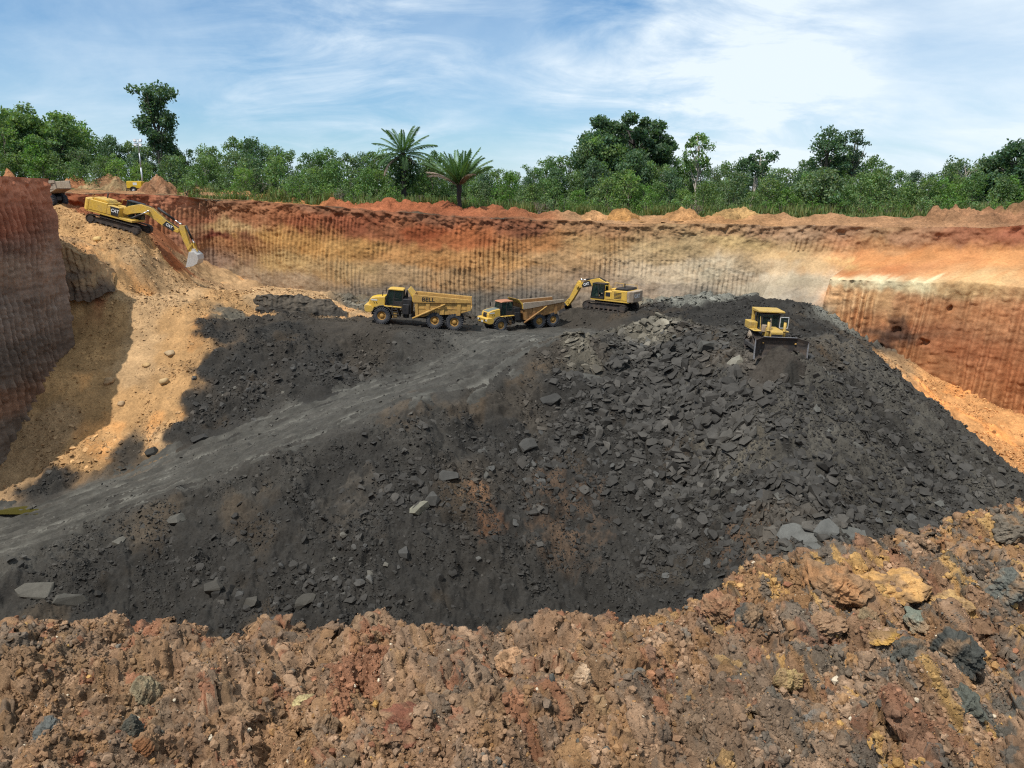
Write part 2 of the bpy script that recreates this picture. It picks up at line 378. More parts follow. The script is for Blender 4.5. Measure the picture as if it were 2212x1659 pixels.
# road centre line in plan
RD = np.array([[*Wp(u, v, Y)] for u, v, Y in ((1330,722,83),(1220,720,82),(1120,738,76.5),(1000,790,68.6),(800,860,65.2),(600,935,62.8),(400,1005,61),(200,1075,58.5),(0,1150,55.5),(-200,1210,53),(-500,1290,50))])
RDL = np.concatenate([[0], np.cumsum(np.hypot(*np.diff(RD[:, :2], axis=0).T))])
def road_sd(x, y):
    best = np.full(np.shape(x), 1e9); sd = np.zeros(np.shape(x)); al = np.zeros(np.shape(x))
    for i in range(len(RD) - 1):
        ax, ay = RD[i, :2]; bx, by = RD[i + 1, :2]; dx, dy = bx - ax, by - ay; L = math.hypot(dx, dy)
        t = np.clip(((x - ax) * dx + (y - ay) * dy) / L ** 2, 0, 1)
        d = np.hypot(x - ax - t * dx, y - ay - t * dy)
        side = np.sign((x - ax) * dy - (y - ay) * dx)
        m = d < best
        best = np.where(m, d, best); sd = np.where(m, d * side, sd); al = np.where(m, RDL[i] + t * L, al)
    return sd, al
def bench_mask(x, y):
    """flat trafficked ground: road and truck bench"""
    sd, al = road_sd(x, y)
    m = 1 - sst(3.6, 5.8, np.abs(sd) + 0.8 * fbm(x * 0.5, y * 0.5, 3, 3))
    for px, py, rx, ry in ((-13, 81, 9, 3.2), (2.5, 88, 7, 3.5), (2, 80, 7, 6)):
        m = np.maximum(m, 1 - sst(0.75, 1.15, np.hypot((x - px) / rx, (y - py) / ry)))
    return m, sd, al
def slide(x, y):
    """streaks where material slid down the right-hand face"""
    dx, dy = 0.50, -0.866
    a = (x - 21) * dx + (y - 60) * dy; c = (x - 21) * dy - (y - 60) * dx
    rm = sst(9, 15, x) * sst(70, 62, y) * sst(41, 46, y)
    return fbm(c * 0.75 + 0.15 * vn(a * 0.2, c, 3), a * 0.05, 4, 38), rm
PADS = []                                                   # level pads under machines: x, y, z, dz/dx, dz/dy, radius
def tan_mask(c):                                            # warm ground is finer and smoother than the shale
    return np.clip((c[..., 0] - c[..., 2] * 1.25) / 0.12, 0, 1)
def z_ground(x, y, fine=True, want_col=False):
    x = np.asarray(x, float); y = np.asarray(y, float)
    z = z_base(x, y)
    bm, sd, al = bench_mask(x, y)
    col = key_weights(x, y) if (want_col or fine) else None
    tf = np.exp(-((x + 40.5) / 7.0) ** 4 - ((y - 74) / 7.5) ** 4)                # the smooth tan face
    z = z + (1 - 0.85 * bm) * (1 - 0.75 * tf) * 0.42 * fbm(x * 0.28, y * 0.28, 4, 21)
    if fine:
        tm = tan_mask(col)
        am = (1 - 0.9 * bm) * (1 - 0.45 * tm) * (1 - 0.45 * tf)
        f1, f2, idv = worley(x * 1.15 + 0.3 * vn(x, y, 4), y * 1.15, 31)
        f1b, f2b, idb = worley(x * 3.1, y * 3.1, 32)
        zone = sst(-0.25, 0.35, fbm(x * 0.16, y * 0.16, 3, 40))
        z = z + am * (0.30 * (1 - tm) * (0.25 + zone) * (np.sqrt(np.clip(0.62 - f1, 0, 1)) * (idv * 1.4 - 0.2) - 0.2) + 0.17 * (np.clip(0.6 - f1b, 0, 1) * idb * 1.6 - 0.15) + 0.09 * (np.clip(0.65 - worley(x * 6.3, y * 6.3, 33)[0], 0, 1) - 0.2))
        z = z + am * 0.22 * fbm(x * 1.7, y * 1.7, 5, 23)
        # lumpy tips and hollows of separate truck loads
        z = z + (1 - bm) * (1 - tm) * (1 - tf) * (0.40 * (np.abs(fbm(x * 0.42, y * 0.42, 3, 36)) - 0.3) + 0.22 * fbm(x * 0.75, y * 0.75, 3, 37))
        sc_, rm = slide(x, y)
        z = z + rm * 0.22 * sc_
        # streaks and gullies running down the faces
        z = z + am * 0.10 * fbm(x * 1.3 + 0.5 * y, y * 0.12, 3, 27) 
        # wheel ruts along the road
        rut = np.abs(np.sin(sd * 2.35 + 0.8 * vn(al * 0.10, sd * 0.2, 8))) 
        z = z + bm * (0.08 * rut + 0.055 * fbm(x * 2.2, y * 2.2, 5, 29) + 0.05 * vn(al * 0.5, sd * 2.2, 33))
        # cloddy windrows at both road edges
        edge = np.exp(-((np.abs(sd) - 5.6) / 0.9) ** 2)
        z = z + edge * 0.35 * np.clip(fbm(x * 0.9, y * 0.9, 4, 35) + 0.35, 0, 1.2) * (al > 14)
    for px, py, pz, gx, gy, r in PADS:
        w = 1 - sst(0.75, 1.2, np.hypot(x - px, y - py) / r)
        z = z * (1 - w) + w * (pz + gx * (x - px) + gy * (y - py) + (0.04 * fbm(x * 2, y * 2, 3, 3) if fine else 0))
    return (z, col, bm, sd, al) if want_col else z
# ------------------------------------------------------------------ the cliff: one wall round the pit, from the left cut to the right cut
def V2(p, dz=0): return (p[0], p[1], p[2] + dz)
LW = [(0, 0), (0.2, -2), (0.4, -7), (0.5, -13), (0.6, -26)]
FW = [(0, 0), (0.5, -3), (1.3, -7), (2.6, -11.5), (4.5, -17)]
RW0 = [(0, 0), (0.8, -3.0), (2.2, -4.6), (8.0, -9.5), (14, -15)]
RW1 = [(0, 0), (0.9, -2.6), (2.0, -3.3), (8.5, -5.4), (10.3, -22)]
CK = [((-47, -60, 3.8), LW), ((-66, 10, 4.2), LW), ((-58, 47, 4.4), LW), ((-46.4, 60.5, 4.9), LW), (V2(Wp(109, 386, 78)), LW), ((-52, 83.5, 4.2), LW), ((-63, 88, 3.8), FW), ((-66, 96, 3.3), FW),  # unseen near end of left wall bent away, keeping its shadow off the road
      (V2(Wp(60, 414, 101)), FW), (V2(Wp(150, 417, 103)), FW), (V2(Wp(300, 417, 106)), FW), (V2(Wp(400, 424, 109)), FW), (V2(Wp(445, 432, 111)), FW), (V2(Wp(600, 440, 106.5)), FW),
      (V2(Wp(700, 447, 104.5)), FW), (V2(Wp(860, 459, 103)), FW), (V2(Wp(1000, 467, 102)), FW), (V2(Wp(1100, 471, 101)), FW), (V2(Wp(1250, 478, 100)), FW), (V2(Wp(1400, 482, 98.5)), FW),
      (V2(Wp(1630, 485, 96)), FW), (V2(Wp(1700, 486, 95)), RW0), (V2(Wp(1862, 490, 92)), RW0), (V2(Wp(1880, 491, 91.6)), RW1), (V2(Wp(2000, 492, 88)), RW1), (V2(Wp(2212, 489, 82)), RW1),
      ((66, 68, -0.4), RW1), ((78, 40, 0), RW1), ((84, 5, 0.3), RW1), ((86, -60, 0.5), RW1)]
ctop = np.array([c[0] for c in CK], float); cprof = np.array([c[1] for c in CK], float)
clen = np.concatenate([[0], np.cumsum(np.hypot(*np.diff(ctop[:, :2], axis=0).T))])
PITC = np.array([5.0, 60.0])
def cliff_columns(step_of):
    s = [0.0]
    while s[-1] < clen[-1]: s.append(s[-1] + step_of(s[-1]))
    s = np.array(s); s = s[s <= clen[-1]]
    T = np.stack([np.interp(s, clen, ctop[:, i]) for i in range(3)], 1)
    P = np.stack([[np.interp(s, clen, cprof[:, k, j]) for j in range(2)] for k in range(5)], 0)   # 5,2,n
    return s, T, P
s_vis0, s_vis1 = clen[2], clen[26]
cs, cT, cP = cliff_columns(lambda s: 0.105 if s_vis0 - 3 < s < s_vis1 + 2 else 1.5)
# rim line wobble
wob = (0.35 - 0.10 * (cs < clen[5])) * fbm(cs * 0.3, cs * 0, 3, 51); wob2 = 0.22 * fbm(cs * 1.6, cs * 0 + 3, 3, 52)
cdir = PITC[None] - cT[:, :2]; cdir /= np.hypot(cdir[:, 0], cdir[:, 1])[:, None]
cT[:, 2] += 0.22 * fbm(cs * 0.25, cs * 0 + 9, 4, 53) * (cs > clen[5])
# colours of the strata: measured on the wall (u, v, distance, picture colour)
STR = [(450,440,110,(146,100,72)),(700,456,104,(142,92,64)),(900,472,103,(146,92,64)),(1100,486,101,(150,90,60)),(1300,494,100,(168,120,80)),(1600,500,96,(172,128,88)),(1900,503,91,(172,120,84)),(2150,505,84,(170,95,62)),
 (520,468,108,(170,108,68)),(600,472,106,(170,100,58)),(650,482,105,(166,90,52)),(770,482,104,(158,84,50)),(850,490,103,(164,96,58)),(920,500,102,(172,84,38)),(1000,512,102,(180,98,46)),(1150,520,100,(182,118,62)),(1300,530,99,(196,148,92)),
 (480,492,109,(200,160,105)),(470,520,109,(178,120,72)),(560,512,107,(200,144,72)),(650,525,105,(198,140,68)),(750,535,103,(196,142,74)),(850,548,102,(194,134,72)),(950,560,101,(196,134,70)),(1080,560,100,(202,145,82)),(1200,560,99,(198,150,100)),(1400,550,97,(206,168,122)),
 (600,560,106,(192,150,92)),(720,580,104,(188,148,98)),(850,590,102,(176,138,98)),(1000,605,101,(182,138,92)),(1150,598,99,(172,135,100)),(1250,615,98,(166,136,110)),(1450,590,96,(210,180,148)),(1550,590,95,(210,186,156)),(1650,600,92,(200,176,150)),(1450,535,97,(196,160,112)),(1600,525,96,(198,160,104)),
 (500,600,107,(165,135,108)),(600,605,105,(160,130,102)),(800,635,102,(136,116,100)),(900,650,101,(122,108,98)),(1000,655,100,(116,106,98)),(1150,650,98,(122,108,98)),(1300,650,97,(142,122,106)),(1450,640,95,(176,152,132)),(1550,660,93,(128,120,112)),
 (1700,690,88,(98,94,90)),(1000,700,99,(98,94,90)),(1200,700,97,(100,95,92)),
 (80,440,101,(164,90,54)),(200,436,104,(156,84,48)),(300,440,105,(150,78,46)),(380,462,108,(170,108,72)),(410,500,109,(172,120,82)),(300,500,104,(176,104,58)),(390,480,108,(168,100,66)),(470,512,109,(120,48,36))]
# slump and right cut: in (height below rim, along the wall) instead
STRR = [(1700,-1,(176,130,92)),(1700,-3.4,(204,158,98)),(1700,-5,(192,156,114)),(1700,-7.5,(178,156,130)),(1700,-9,(160,142,126)),(1700,-12,(108,102,98)),
 (1780,-3.2,(206,150,88)),(1780,-4.6,(196,152,98)),(1780,-6.5,(182,158,128)),(1780,-8.2,(170,150,130)),(1780,-10.5,(120,112,104)),(1850,-4.4,(222,160,84)),(1855,-6.8,(200,170,140)),(1855,-9,(150,132,116)),(1855,-12,(110,104,98)),
 (1900,-1,(176,124,86)),(1900,-2.4,(190,120,66)),(1900,-3.6,(212,124,50)),(1900,-5.0,(208,116,46)),(1900,-5.9,(226,190,150)),(1900,-7.0,(208,140,84)),(1900,-9,(198,124,62)),(1900,-12,(188,110,54)),(1900,-16,(190,112,52)),
 (2000,-1,(170,110,76)),(2000,-3.3,(212,124,48)),(2000,-4.6,(204,112,44)),(2000,-5.7,(232,202,164)),(2000,-7,(200,138,84)),(2000,-9.5,(184,112,60)),(2000,-12,(176,100,52)),(2000,-16,(178,106,50)),
 (2100,-1,(170,92,58)),(2100,-3.4,(214,124,50)),(2100,-4.7,(210,130,66)),(2100,-5.6,(232,200,158)),(2100,-7.5,(182,116,70)),(2100,-10,(164,94,54)),(2100,-11,(110,70,52)),(2100,-13,(166,96,48)),(2100,-17,(176,104,50)),
 (2212,-1,(174,88,56)),(2212,-3.4,(218,132,58)),(2212,-5.4,(220,160,100)),(2212,-8,(176,108,62)),(2212,-12,(160,88,46)),(2212,-17,(168,98,48)),(2400,-3.4,(214,124,50)),(2400,-8,(180,106,60)),(2400,-14,(166,92,46))]
STRL = [(30,-1,(224,128,82)),(30,-4,(206,116,78)),(30,-6,(150,104,84)),(30,-8,(196,152,124)),(30,-10,(140,114,100)),(30,-13,(158,130,114)),(30,-17,(126,106,94)),(30,-19,(160,112,84)),(30,-23,(130,108,94)),(110,-1,(190,112,72)),(110,-5,(182,112,80)),(110,-8.5,(160,122,100)),(110,-12,(140,112,98))]
uk = np.array([0, 109, 109.1, 109.2, 109.3, 60, 150, 300, 400, 445, 600, 700, 860, 1000, 1100, 1250, 1400, 1630, 1700, 1862, 1880, 2000, 2212])
u_s = dict(zip(range(3, 26), clen[3:26]))
def s_of_u(u):
    if u <= 109: return np.interp(u, [0, 109], clen[3:5])
    return np.interp(u, uk[8:], clen[11:26])
SA = []; 
for u, v, Y, c in STR:
    p = Wp(u, v, Y); s = clen[8] + (u - 60) / 340 * (clen[11] - clen[8]) if u < 400 else s_of_u(u)
    SA.append((s, p.z, alb(c, 0.93, 0.84)))
for u, dz, c in STRR:
    s = s_of_u(min(u, 2212)) + max(0, u - 2212) * 0.05
    SA.append((s, np.interp(s, clen, ctop[:, 2]) + dz, alb(c, 1.3 if (u >= 1880 and dz < -6) else 0.98, 0.74)))
for u, dz, c in STRL:
    s = s_of_u(u); SA.append((s, np.interp(s, clen, ctop[:, 2]) + dz, alb(c, 0.98, 0.78)))
    if u == 30:
        for k in (10, 20, 40): SA.append((s - k, np.interp(s, clen, ctop[:, 2]) + dz, alb(c, 0.98, 0.78)))
def strata(s, z):
    sh = s.shape; s = s.ravel(); z = z.ravel()
    ww = 0.8 * fbm(s * 0.18, z * 0.3, 4, 61); zz = z + 0.7 * ww + 0.25 * fbm(s * 1.2, z * 0.6, 3, 62)
    s2 = s + 2.0 * fbm(s * 0.3, z * 0.5, 3, 63)
    num = np.zeros((len(s), 3)); den = np.zeros(len(s))
    for a, b, c in SA:
        w = 1.0 / (((s2 - a) * 0.16) ** 2 + ((zz - b) * 0.62) ** 2 + 0.06) ** 2.2
        num += w[:, None] * c; den += w
    r = sst(clen[22] - 1.5, clen[23] + 1.5, s)[:, None]
    return ((num / den[:, None]) * (np.array([1.0, 0.985, 1.02]) * (1 - r) + np.array([0.97, 1.02, 0.97]) * r)).reshape(*sh, 3)

def build_cliff():
    NR = 230
    n = len(cs)
    # profile resampled by arc length
    off = np.zeros((NR, n)); dep = np.zeros((NR, n))
    kn = np.arange(5)
    seg = np.hypot(np.diff(cP[:, 0], axis=0), np.diff(cP[:, 1], axis=0)); cum = np.vstack([np.zeros((1, n)), np.cumsum(seg, 0)])
    for j in range(n):
        t = np.linspace(0, cum[-1, j], NR)
        off[:, j] = np.interp(t, cum[:, j], cP[:, 0, j]); dep[:, j] = np.interp(t, cum[:, j], cP[:, 1, j])
    # round the knots off a little
    for _ in range(4):
        off[1:-1] = (off[:-2] + 2 * off[1:-1] + off[2:]) / 4
    Sg = np.broadcast_to(cs[None], (NR, n)); Z = cT[None, :, 2] + dep
    steep = np.gradient(off, axis=0) / np.maximum(1e-6, -np.gradient(dep, axis=0))
    sm = sst(0.75, 0.30, steep)                              # 1 on steep cut faces, 0 on slumped slopes
    # bucket-tooth columns
    lean = Sg - 0.20 * (Z + 5) * np.clip((clen[18] - Sg) / 40, 0.05, 1.0) * (Sg > clen[10]) + 0.35 * vn(Sg * 0.16, Z * 0.14, 71) + 0.07 * vn(Sg * 0.9, Z * 0.7, 72)
    sp = np.where(Sg > clen[22] + 0.1, 1.15, np.where(Sg < clen[6], 0.8, 0.62))
    c = lean / sp + 0.55 * vn(lean * 0.30, Z * 0, 73) + 0.18 * vn(lean * 0.9, Z * 0.25, 92)
    ci = np.floor(c); fr = c - ci
    r1 = _h(ci.astype(np.int64), np.zeros_like(ci, dtype=np.int64), 74)
    blk = np.floor(Z / 0.32 + r1 * 7 + 0.6 * vn(Z * 0.6, c * 0.2, 75))
    r2 = _h(ci.astype(np.int64), blk.astype(np.int64), 76)
    rib = 0.5 - 0.5 * np.cos(2 * np.pi * fr)
    rib = rib * (0.75 + 0.45 * vn(Sg * 0.22, Z * 0.20, 87))
    dtop = -dep
    amp = sst(0.4, 2.0, dtop) * sm * (0.30 + 0.85 * sst(-0.45, 0.35, fbm(Sg * 0.13, Z * 0.24, 4, 77)))
    isL = Sg < clen[4] + 1
    amp = amp * np.where(isL, 2.0, 1.0) * (1 - 0.85 * sst(clen[20] + 4, clen[20] + 9, Sg) * (Sg <= clen[22]) * sst(1.5, 3.5, dtop)) * np.where((Sg > clen[18]) & (Sg < clen[20]) & (dtop < 4.5), 0.6, 1.0)
    isR = (Sg > clen[22] + 0.1) * sst(5.2, 7.4, dtop)
    win = sst(0.0, 0.22, fr) * sst(1.0, 0.78, fr)
    r1 = 0.5 + (r1 - 0.5) * win; r2 = 0.5 + (r2 - 0.5) * win
    amp = amp * (1 - isR) + isR * np.maximum(amp, 0.8 * sm)
    d = amp * ((0.31 + 0.30 * isR) * (rib - 0.45) + 0.06 * (r1 - 0.5) + (0.06 + 0.07 * isR) * (r2 - 0.5))
    d = d + isL * 0.10 * fbm(Sg * 0.9, Z * 1.1, 4, 90) + isL * 0.05 * fbm(Sg * 0.9, Z * 3.0, 3, 91)
    d = d + (0.20 - 0.10 * isL - 0.08 * isR) * fbm(Sg * 0.30, Z * 0.35, 4, 78) + 0.06 * fbm(Sg * 1.6, Z * 1.9, 4, 79)
    # broken topsoil lip
    d = d + 0.30 * (1 - sst(0.5, 3.0, dtop)) * fbm(Sg * 1.1, Z * 1.3, 4, 80) * sm
    # smooth slumps: rills
    d = d + (1 - sm) * 0.05 * fbm(Sg * 1.0, Z * 0.6, 4, 81)
    # caved holes in the right cut
    for su, dz, rs, rz, dd in ((2075, -10.6, 0.6, 0.5, 0.4), (2040, -12.4, 0.5, 0.4, 0.4), (2196, -8.2, 0.45, 0.45, 0.5), (2020, -13.6, 0.6, 0.5, 0.6), (2150, -11.6, 0.6, 0.5, 0.6), (1822, -10.3, 1.7, 0.7, 1.1)):
        s0 = s_of_u(su)
        q = np.hypot((Sg - s0 + 0.3 * vn(Sg * 2, Z * 2, 5)) / rs, (dep - dz) / rz)
        d = d - dd * (1 - sst(0.5, 1.0, q))
    edge = np.zeros(NR)[:, None] + sst(0, 0.02, np.linspace(0, 1, NR))[:, None]
    d = d * edge + wob[None] * (0.35 + 0.65 * (1 - sst(0.5, 4, dtop))) + wob2[None] * (1 - sst(0.0, 1.6, dtop))
    # relief stands square to the wall
    k = np.ones(61) / 61
    px = np.convolve(np.pad(cT[:, 0], 30, 'edge'), k, 'valid'); py = np.convolve(np.pad(cT[:, 1], 30, 'edge'), k, 'valid')
    tx, ty = np.gradient(px), np.gradient(py); tl = np.hypot(tx, ty) + 1e-9
    nx, ny = ty / tl, -tx / tl
    X = cT[None, :, 0] + cdir[None, :, 0] * off + nx[None] * d; Y = cT[None, :, 1] + cdir[None, :, 1] * off + ny[None] * d
    col = strata(Sg, Z + 0)
    # bands inside the strata, stains on the rib faces
    band = 1 + (0.07 + 0.09 * isL) * fbm(Sg * 0.12, Z * 2.6, 4, 84) + 0.05 * (r2 - 0.5) * sm
    col = col * band[..., None]
    blot = sst(0.25, 0.7, fbm(Sg * 0.5, Z * 0.7, 4, 86)) * 0.25
    col = col * (1 - blot[..., None] * np.array([0.25, 0.45, 0.6]))
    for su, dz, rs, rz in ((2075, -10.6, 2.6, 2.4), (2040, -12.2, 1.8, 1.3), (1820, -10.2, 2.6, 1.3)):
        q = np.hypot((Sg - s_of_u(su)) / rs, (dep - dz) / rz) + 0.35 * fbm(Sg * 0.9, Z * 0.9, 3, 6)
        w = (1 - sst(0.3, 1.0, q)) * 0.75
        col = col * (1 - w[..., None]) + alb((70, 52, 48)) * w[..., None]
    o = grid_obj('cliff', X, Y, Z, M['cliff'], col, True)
    tag(o, kind='structure')
    return X[0], Y[0], Z[0]
rimX, rimY, rimZ = build_cliff()

# ------------------------------------------------------------------ the ground above: plateau behind the rim
def z_plateau(x, y):
    """height of the land behind the rim, away from the edge"""
    base = np.interp(x, [-150, -60, -40, -20, 0, 20, 60, 150], [4.4, 3.4, 2.3, 1.2, 0.2, -0.3, 0.0, 1.0])
    z = base + 0.012 * np.clip(y - 105, 0, 200) + 0.35 * fbm(x * 0.10, y * 0.10, 4, 91)
    # low spoil berms along the rim: (x0, y0, x1, y1, half width, height)
    for (x0, y0, x1, y1, hw, h, sd) in BERMS:
        dx, dy = x1 - x0, y1 - y0; L2 = dx * dx + dy * dy
        t = np.clip(((x - x0) * dx + (y - y0) * dy) / L2, 0, 1)
        dd = np.hypot(x - x0 - t * dx, y - y0 - t * dy) / hw + 0.25 * fbm(x * 0.7, y * 0.7, 3, sd)
        z = z + h * np.clip(1 - dd, 0, 1) ** 0.8 * (0.75 + 0.6 * fbm(x * 0.35, y * 0.35, 3, sd + 1) + 0.35 * fbm(x * 1.3, y * 1.3, 3, sd + 2)) * 0.85
    return z
def seg(u0, v0, Y0, u1, v1, Y1, hw, h, sd):
    a = Wp(u0, v0, Y0); b = Wp(u1, v1, Y1); return (a.x, a.y, b.x, b.y, hw, h, sd)
BERMS = [seg(445, 420, 116, 650, 432, 112, 2.2, 1.0, 1), seg(720, 437, 110, 960, 455, 107.5, 2.0, 1.25, 2), seg(1030, 465, 106, 1230, 468, 104.5, 2.2, 0.9, 3),
         seg(1560, 470, 102, 1780, 470, 99, 2.6, 0.7, 4), seg(1780, 470, 99, 2000, 480, 93, 2.4, 0.6, 5), seg(2060, 470, 91, 2250, 452, 88, 3.2, 1.9, 6), seg(2250, 452, 88, 2500, 440, 82, 3.2, 2.0, 7),
         seg(-60, 380, 108, 20, 372, 104, 3.5, 2.6, 9), seg(390, 412, 116, 440, 415, 114, 1.8, 0.9, 10)]
def build_plateau():
    sel = np.unique(np.concatenate([np.arange(0, len(cs), 4), np.where((cs > s_vis0) & (cs < s_vis1))[0][::3]]))
    d = np.concatenate([[0, 0.15], np.linspace(0.4, 26, 90), np.geomspace(27, 4000, 45)])
    ox = -cdir[sel, 0]; oy = -cdir[sel, 1]
    X = rimX[sel][None] + ox[None] * d[:, None]; Y = rimY[sel][None] + oy[None] * d[:, None]
    zp = z_plateau(X, Y)
    w = sst(0, 5, d)[:, None]
    Z = rimZ[sel][None] * (1 - w) + zp * w
    Z = Z + sst(0, 1.5, d)[:, None] * 0.20 * fbm(X * 0.9, Y * 0.9, 4, 92)
    far = sst(100, 600, d)[:, None]
    Z = Z * (1 - far) + far * 1.0
    # soil colours: topsoil at the lip, red-orange berms, scrubby green behind
    x = X; nz = fbm(X * 0.25, Y * 0.25, 4, 95)
    stops = [-75, -55, -45, -36, -30, -22, -12, -5, 2, 12, 25, 35, 48, 60, 80]
    cc = [(176,110,74),(170,120,84),(172,132,98),(184,126,80),(184,120,72),(172,98,64),(164,92,60),(160,90,60),(160,98,66),(172,128,94),(186,132,88),(176,128,92),(168,120,88),(158,108,80),(158,106,78)]
    cc = np.array([alb(c) for c in cc])
    col = np.stack([np.interp(x + 3 * nz, stops, cc[:, i]) for i in range(3)], -1)
    lip = (1 - sst(0.2, 2.8, d[:, None] + 1.2 * nz)) * (x < 3)
    col = col * (1 - lip[..., None]) + lip[..., None] * alb((92, 76, 62))
    gr = sst(7, 12, d[:, None] + 3 * nz)
    col = col * (1 - gr[..., None]) + gr[..., None] * np.array([0.06, 0.085, 0.03])
    o = grid_obj('plateau', X, Y, Z, M['topsoil'], col, True)
    tag(o, kind='structure')
build_plateau()

# ------------------------------------------------------------------ pit floor mesh: benches, spoil faces, debris slopes
def build_pit():
    # rows of even spacing as seen from the rim, wide enough to run in under the walls
    yy = [36.0]
    while yy[-1] < 113: yy.append(yy[-1] + (0.10 if yy[-1] < 90 else 0.13))
    yy = np.array(yy)
    a = np.concatenate([np.linspace(-1.25, -0.81, 70), np.linspace(-0.80, 0.80, 1000), np.linspace(0.81, 1.25, 70)])
    Y, A = np.meshgrid(yy, a, indexing='ij'); X = A * Y
    Z, col, bm, sd, al = z_ground(X, Y, True, True)
    # the pit runs in behind the left wall and under the right cut only a little
    nz = fbm(X * 1.5, Y * 1.5, 4, 45)
    col = col * (1 + 0.16 * nz[..., None])
    pat = sst(0.35, 0.8, fbm(X * 0.22, Y * 0.22, 4, 47)) * (1 - bm)
    col = col * (1 + pat[..., None] * np.array([0.45, 0.25, 0.05]))
    st, rm = slide(X, Y); w = rm * sst(0.15, 0.75, st) * 0.75
    col = col * (1 - w[..., None]) + alb((84, 78, 74)) * w[..., None]
    for u, v, Yd, r, c, amt in ((1035, 1090, 54.8, 1.6, (150, 104, 72), 0.7), (1045, 1160, 52.6, 1.5, (140, 92, 60), 0.6), (1220, 1080, 56, 3.2, (112, 84, 66), 0.7), (1230, 1180, 52.5, 2.2, (104, 80, 64), 0.6), (1640, 1140, 48.8, 2.6, (120, 88, 66), 0.7),
                                (880, 940, 62, 2.2, (104, 86, 72), 0.6), (1620, 1000, 55.5, 2.0, (120, 108, 96), 0.6), (1520, 960, 58.6, 1.4, (128, 116, 104), 0.7), (760, 1090, 54, 2.5, (92, 82, 76), 0.7)):
        p = Wp(u, v, Yd)
        q = np.hypot(X - p.x, (Y - p.y)) / r + 0.55 * fbm(X * 0.9, Y * 0.9, 4, int(u))
        w = (1 - sst(0.2, 1.1, q + 0.35 * fbm(X * 2.6, Y * 2.6, 3, int(u) + 3))) * amt * 0.62
        col = col * (1 - w[..., None]) + alb(c) * w[..., None]
    o = grid_obj('terrain', X, Y, Z, M['spoil'], col, True)
    tag(o, kind='structure')
def build_road():
    s = np.arange(8, RDL[-1] - 2, 0.12); w = np.linspace(-5.4, 5.4, 80)
    P = np.stack([np.interp(s, RDL, RD[:, i]) for i in range(2)], 1)
    ker = np.ones(41) / 41
    for i in range(2): P[:, i] = np.convolve(np.pad(P[:, i], 20, 'edge'), ker, 'valid')
    T = np.gradient(P, axis=0); T /= np.hypot(T[:, 0], T[:, 1])[:, None]
    Nn = np.stack([T[:, 1], -T[:, 0]], 1)
    Wd, Sd = np.meshgrid(w, s, indexing='xy')
    X = P[:, None, 0] + Nn[:, None, 0] * Wd; Y = P[:, None, 1] + Nn[:, None, 1] * Wd
    Z = z_ground(X, Y, True)
    e = np.abs(Wd) / 5.4 + 0.22 * fbm(X * 0.4, Y * 0.4, 4, 57)
    wav = 0.35 * vn(Sd * 0.06, Sd * 0, 8)
    rut = 0
    for w0, k in ((-3.7, 0.8), (-2.2, 0.9), (-0.7, 1.0), (0.9, 1.0), (2.3, 0.8), (3.6, 0.7)):
        rut = np.maximum(rut, k * np.exp(-((Wd - w0 - wav - 0.25 * vn(Sd * 0.09 + w0, Sd * 0, 9)) / 0.42) ** 2))
    tread = 0.02 * np.sin(Sd * 14 + Wd * 3) * rut
    clod = np.clip(fbm(Sd * 1.1, Wd * 1.9, 5, 58, 0.62), -0.3, 1.2)
    Z = Z + 0.07 - 0.40 * sst(0.70, 1.0, e) - 0.12 * rut + tread + (1 - 0.75 * rut) * 0.15 * clod
    pale = np.clip(rut * 1.1 * sst(-0.6, 0.5, fbm(Sd * 0.18, Wd * 0.9, 5, 59, 0.6)) + 0.15 * fbm(Sd * 0.6, Wd * 2, 4, 60), 0, 1)
    col = alb((68, 64, 62))[None, None] * (1 - pale[..., None]) + alb((108, 103, 100))[None, None] * pale[..., None]
    col = col * (1 + 0.22 * fbm(X * 1.5, Y * 1.5, 4, 64))[..., None]
    o = grid_obj('road', X, Y, Z, M['road'], col, True)
    tag(o, kind='structure')

# ------------------------------------------------------------------ the near ground: clay spoil we stand on, and the drop below it
def near_height(x, y):
    crest_u = np.array([-1.4, -1.05, -0.663, -0.57, -0.36, -0.25, -0.10, 0.0, 0.10, 0.21, 0.29, 0.345, 0.47, 0.575, 0.66, 1.05, 1.4])
    crest_Y = np.array([5.0, 5.0, 4.75, 4.8, 4.8, 4.75, 4.75, 4.85, 4.8, 4.9, 5.05, 5.3, 5.5, 5.7, 5.8, 6.2, 6.4])
    crest_v = np.array([1345, 1345, 1338, 1350, 1395, 1400, 1400, 1388, 1375, 1345, 1300, 1215, 1185, 1140, 1110, 1060, 1060])
    r = np.clip(x / np.maximum(y, 0.5), -1.4, 1.4)
    cY = np.interp(r, crest_u, crest_Y); cv = np.interp(r, crest_u, crest_v)
    b = -(cv - 829.5) / 1671
    cz = CAMZ + (b * CP - SP) / (b * SP + CP) * cY
    t = (y - 3.2) / (cY - 3.2)
    z = 0.58 + 0.05 * x * 0.5 + (cz - 0.62) * np.clip(t, -1.2, 1) - 0.28 * np.clip(0.6 - t, 0, 4) * 0
    back = np.clip(y - cY, 0, 60)
    drop = -0.55 * np.clip(back, 0, 1.2) ** 1.4 - 0.82 * np.clip(back - 1.2, 0, 40)
    out = sst(8, 14, np.abs(x)) + sst(-1.5, -6, y); out = np.clip(out, 0, 1)
    z = np.where(back > 0, z + drop, z)
    return z * (1 - out * (back <= 0)) + 0.35 * out * (back <= 0), t
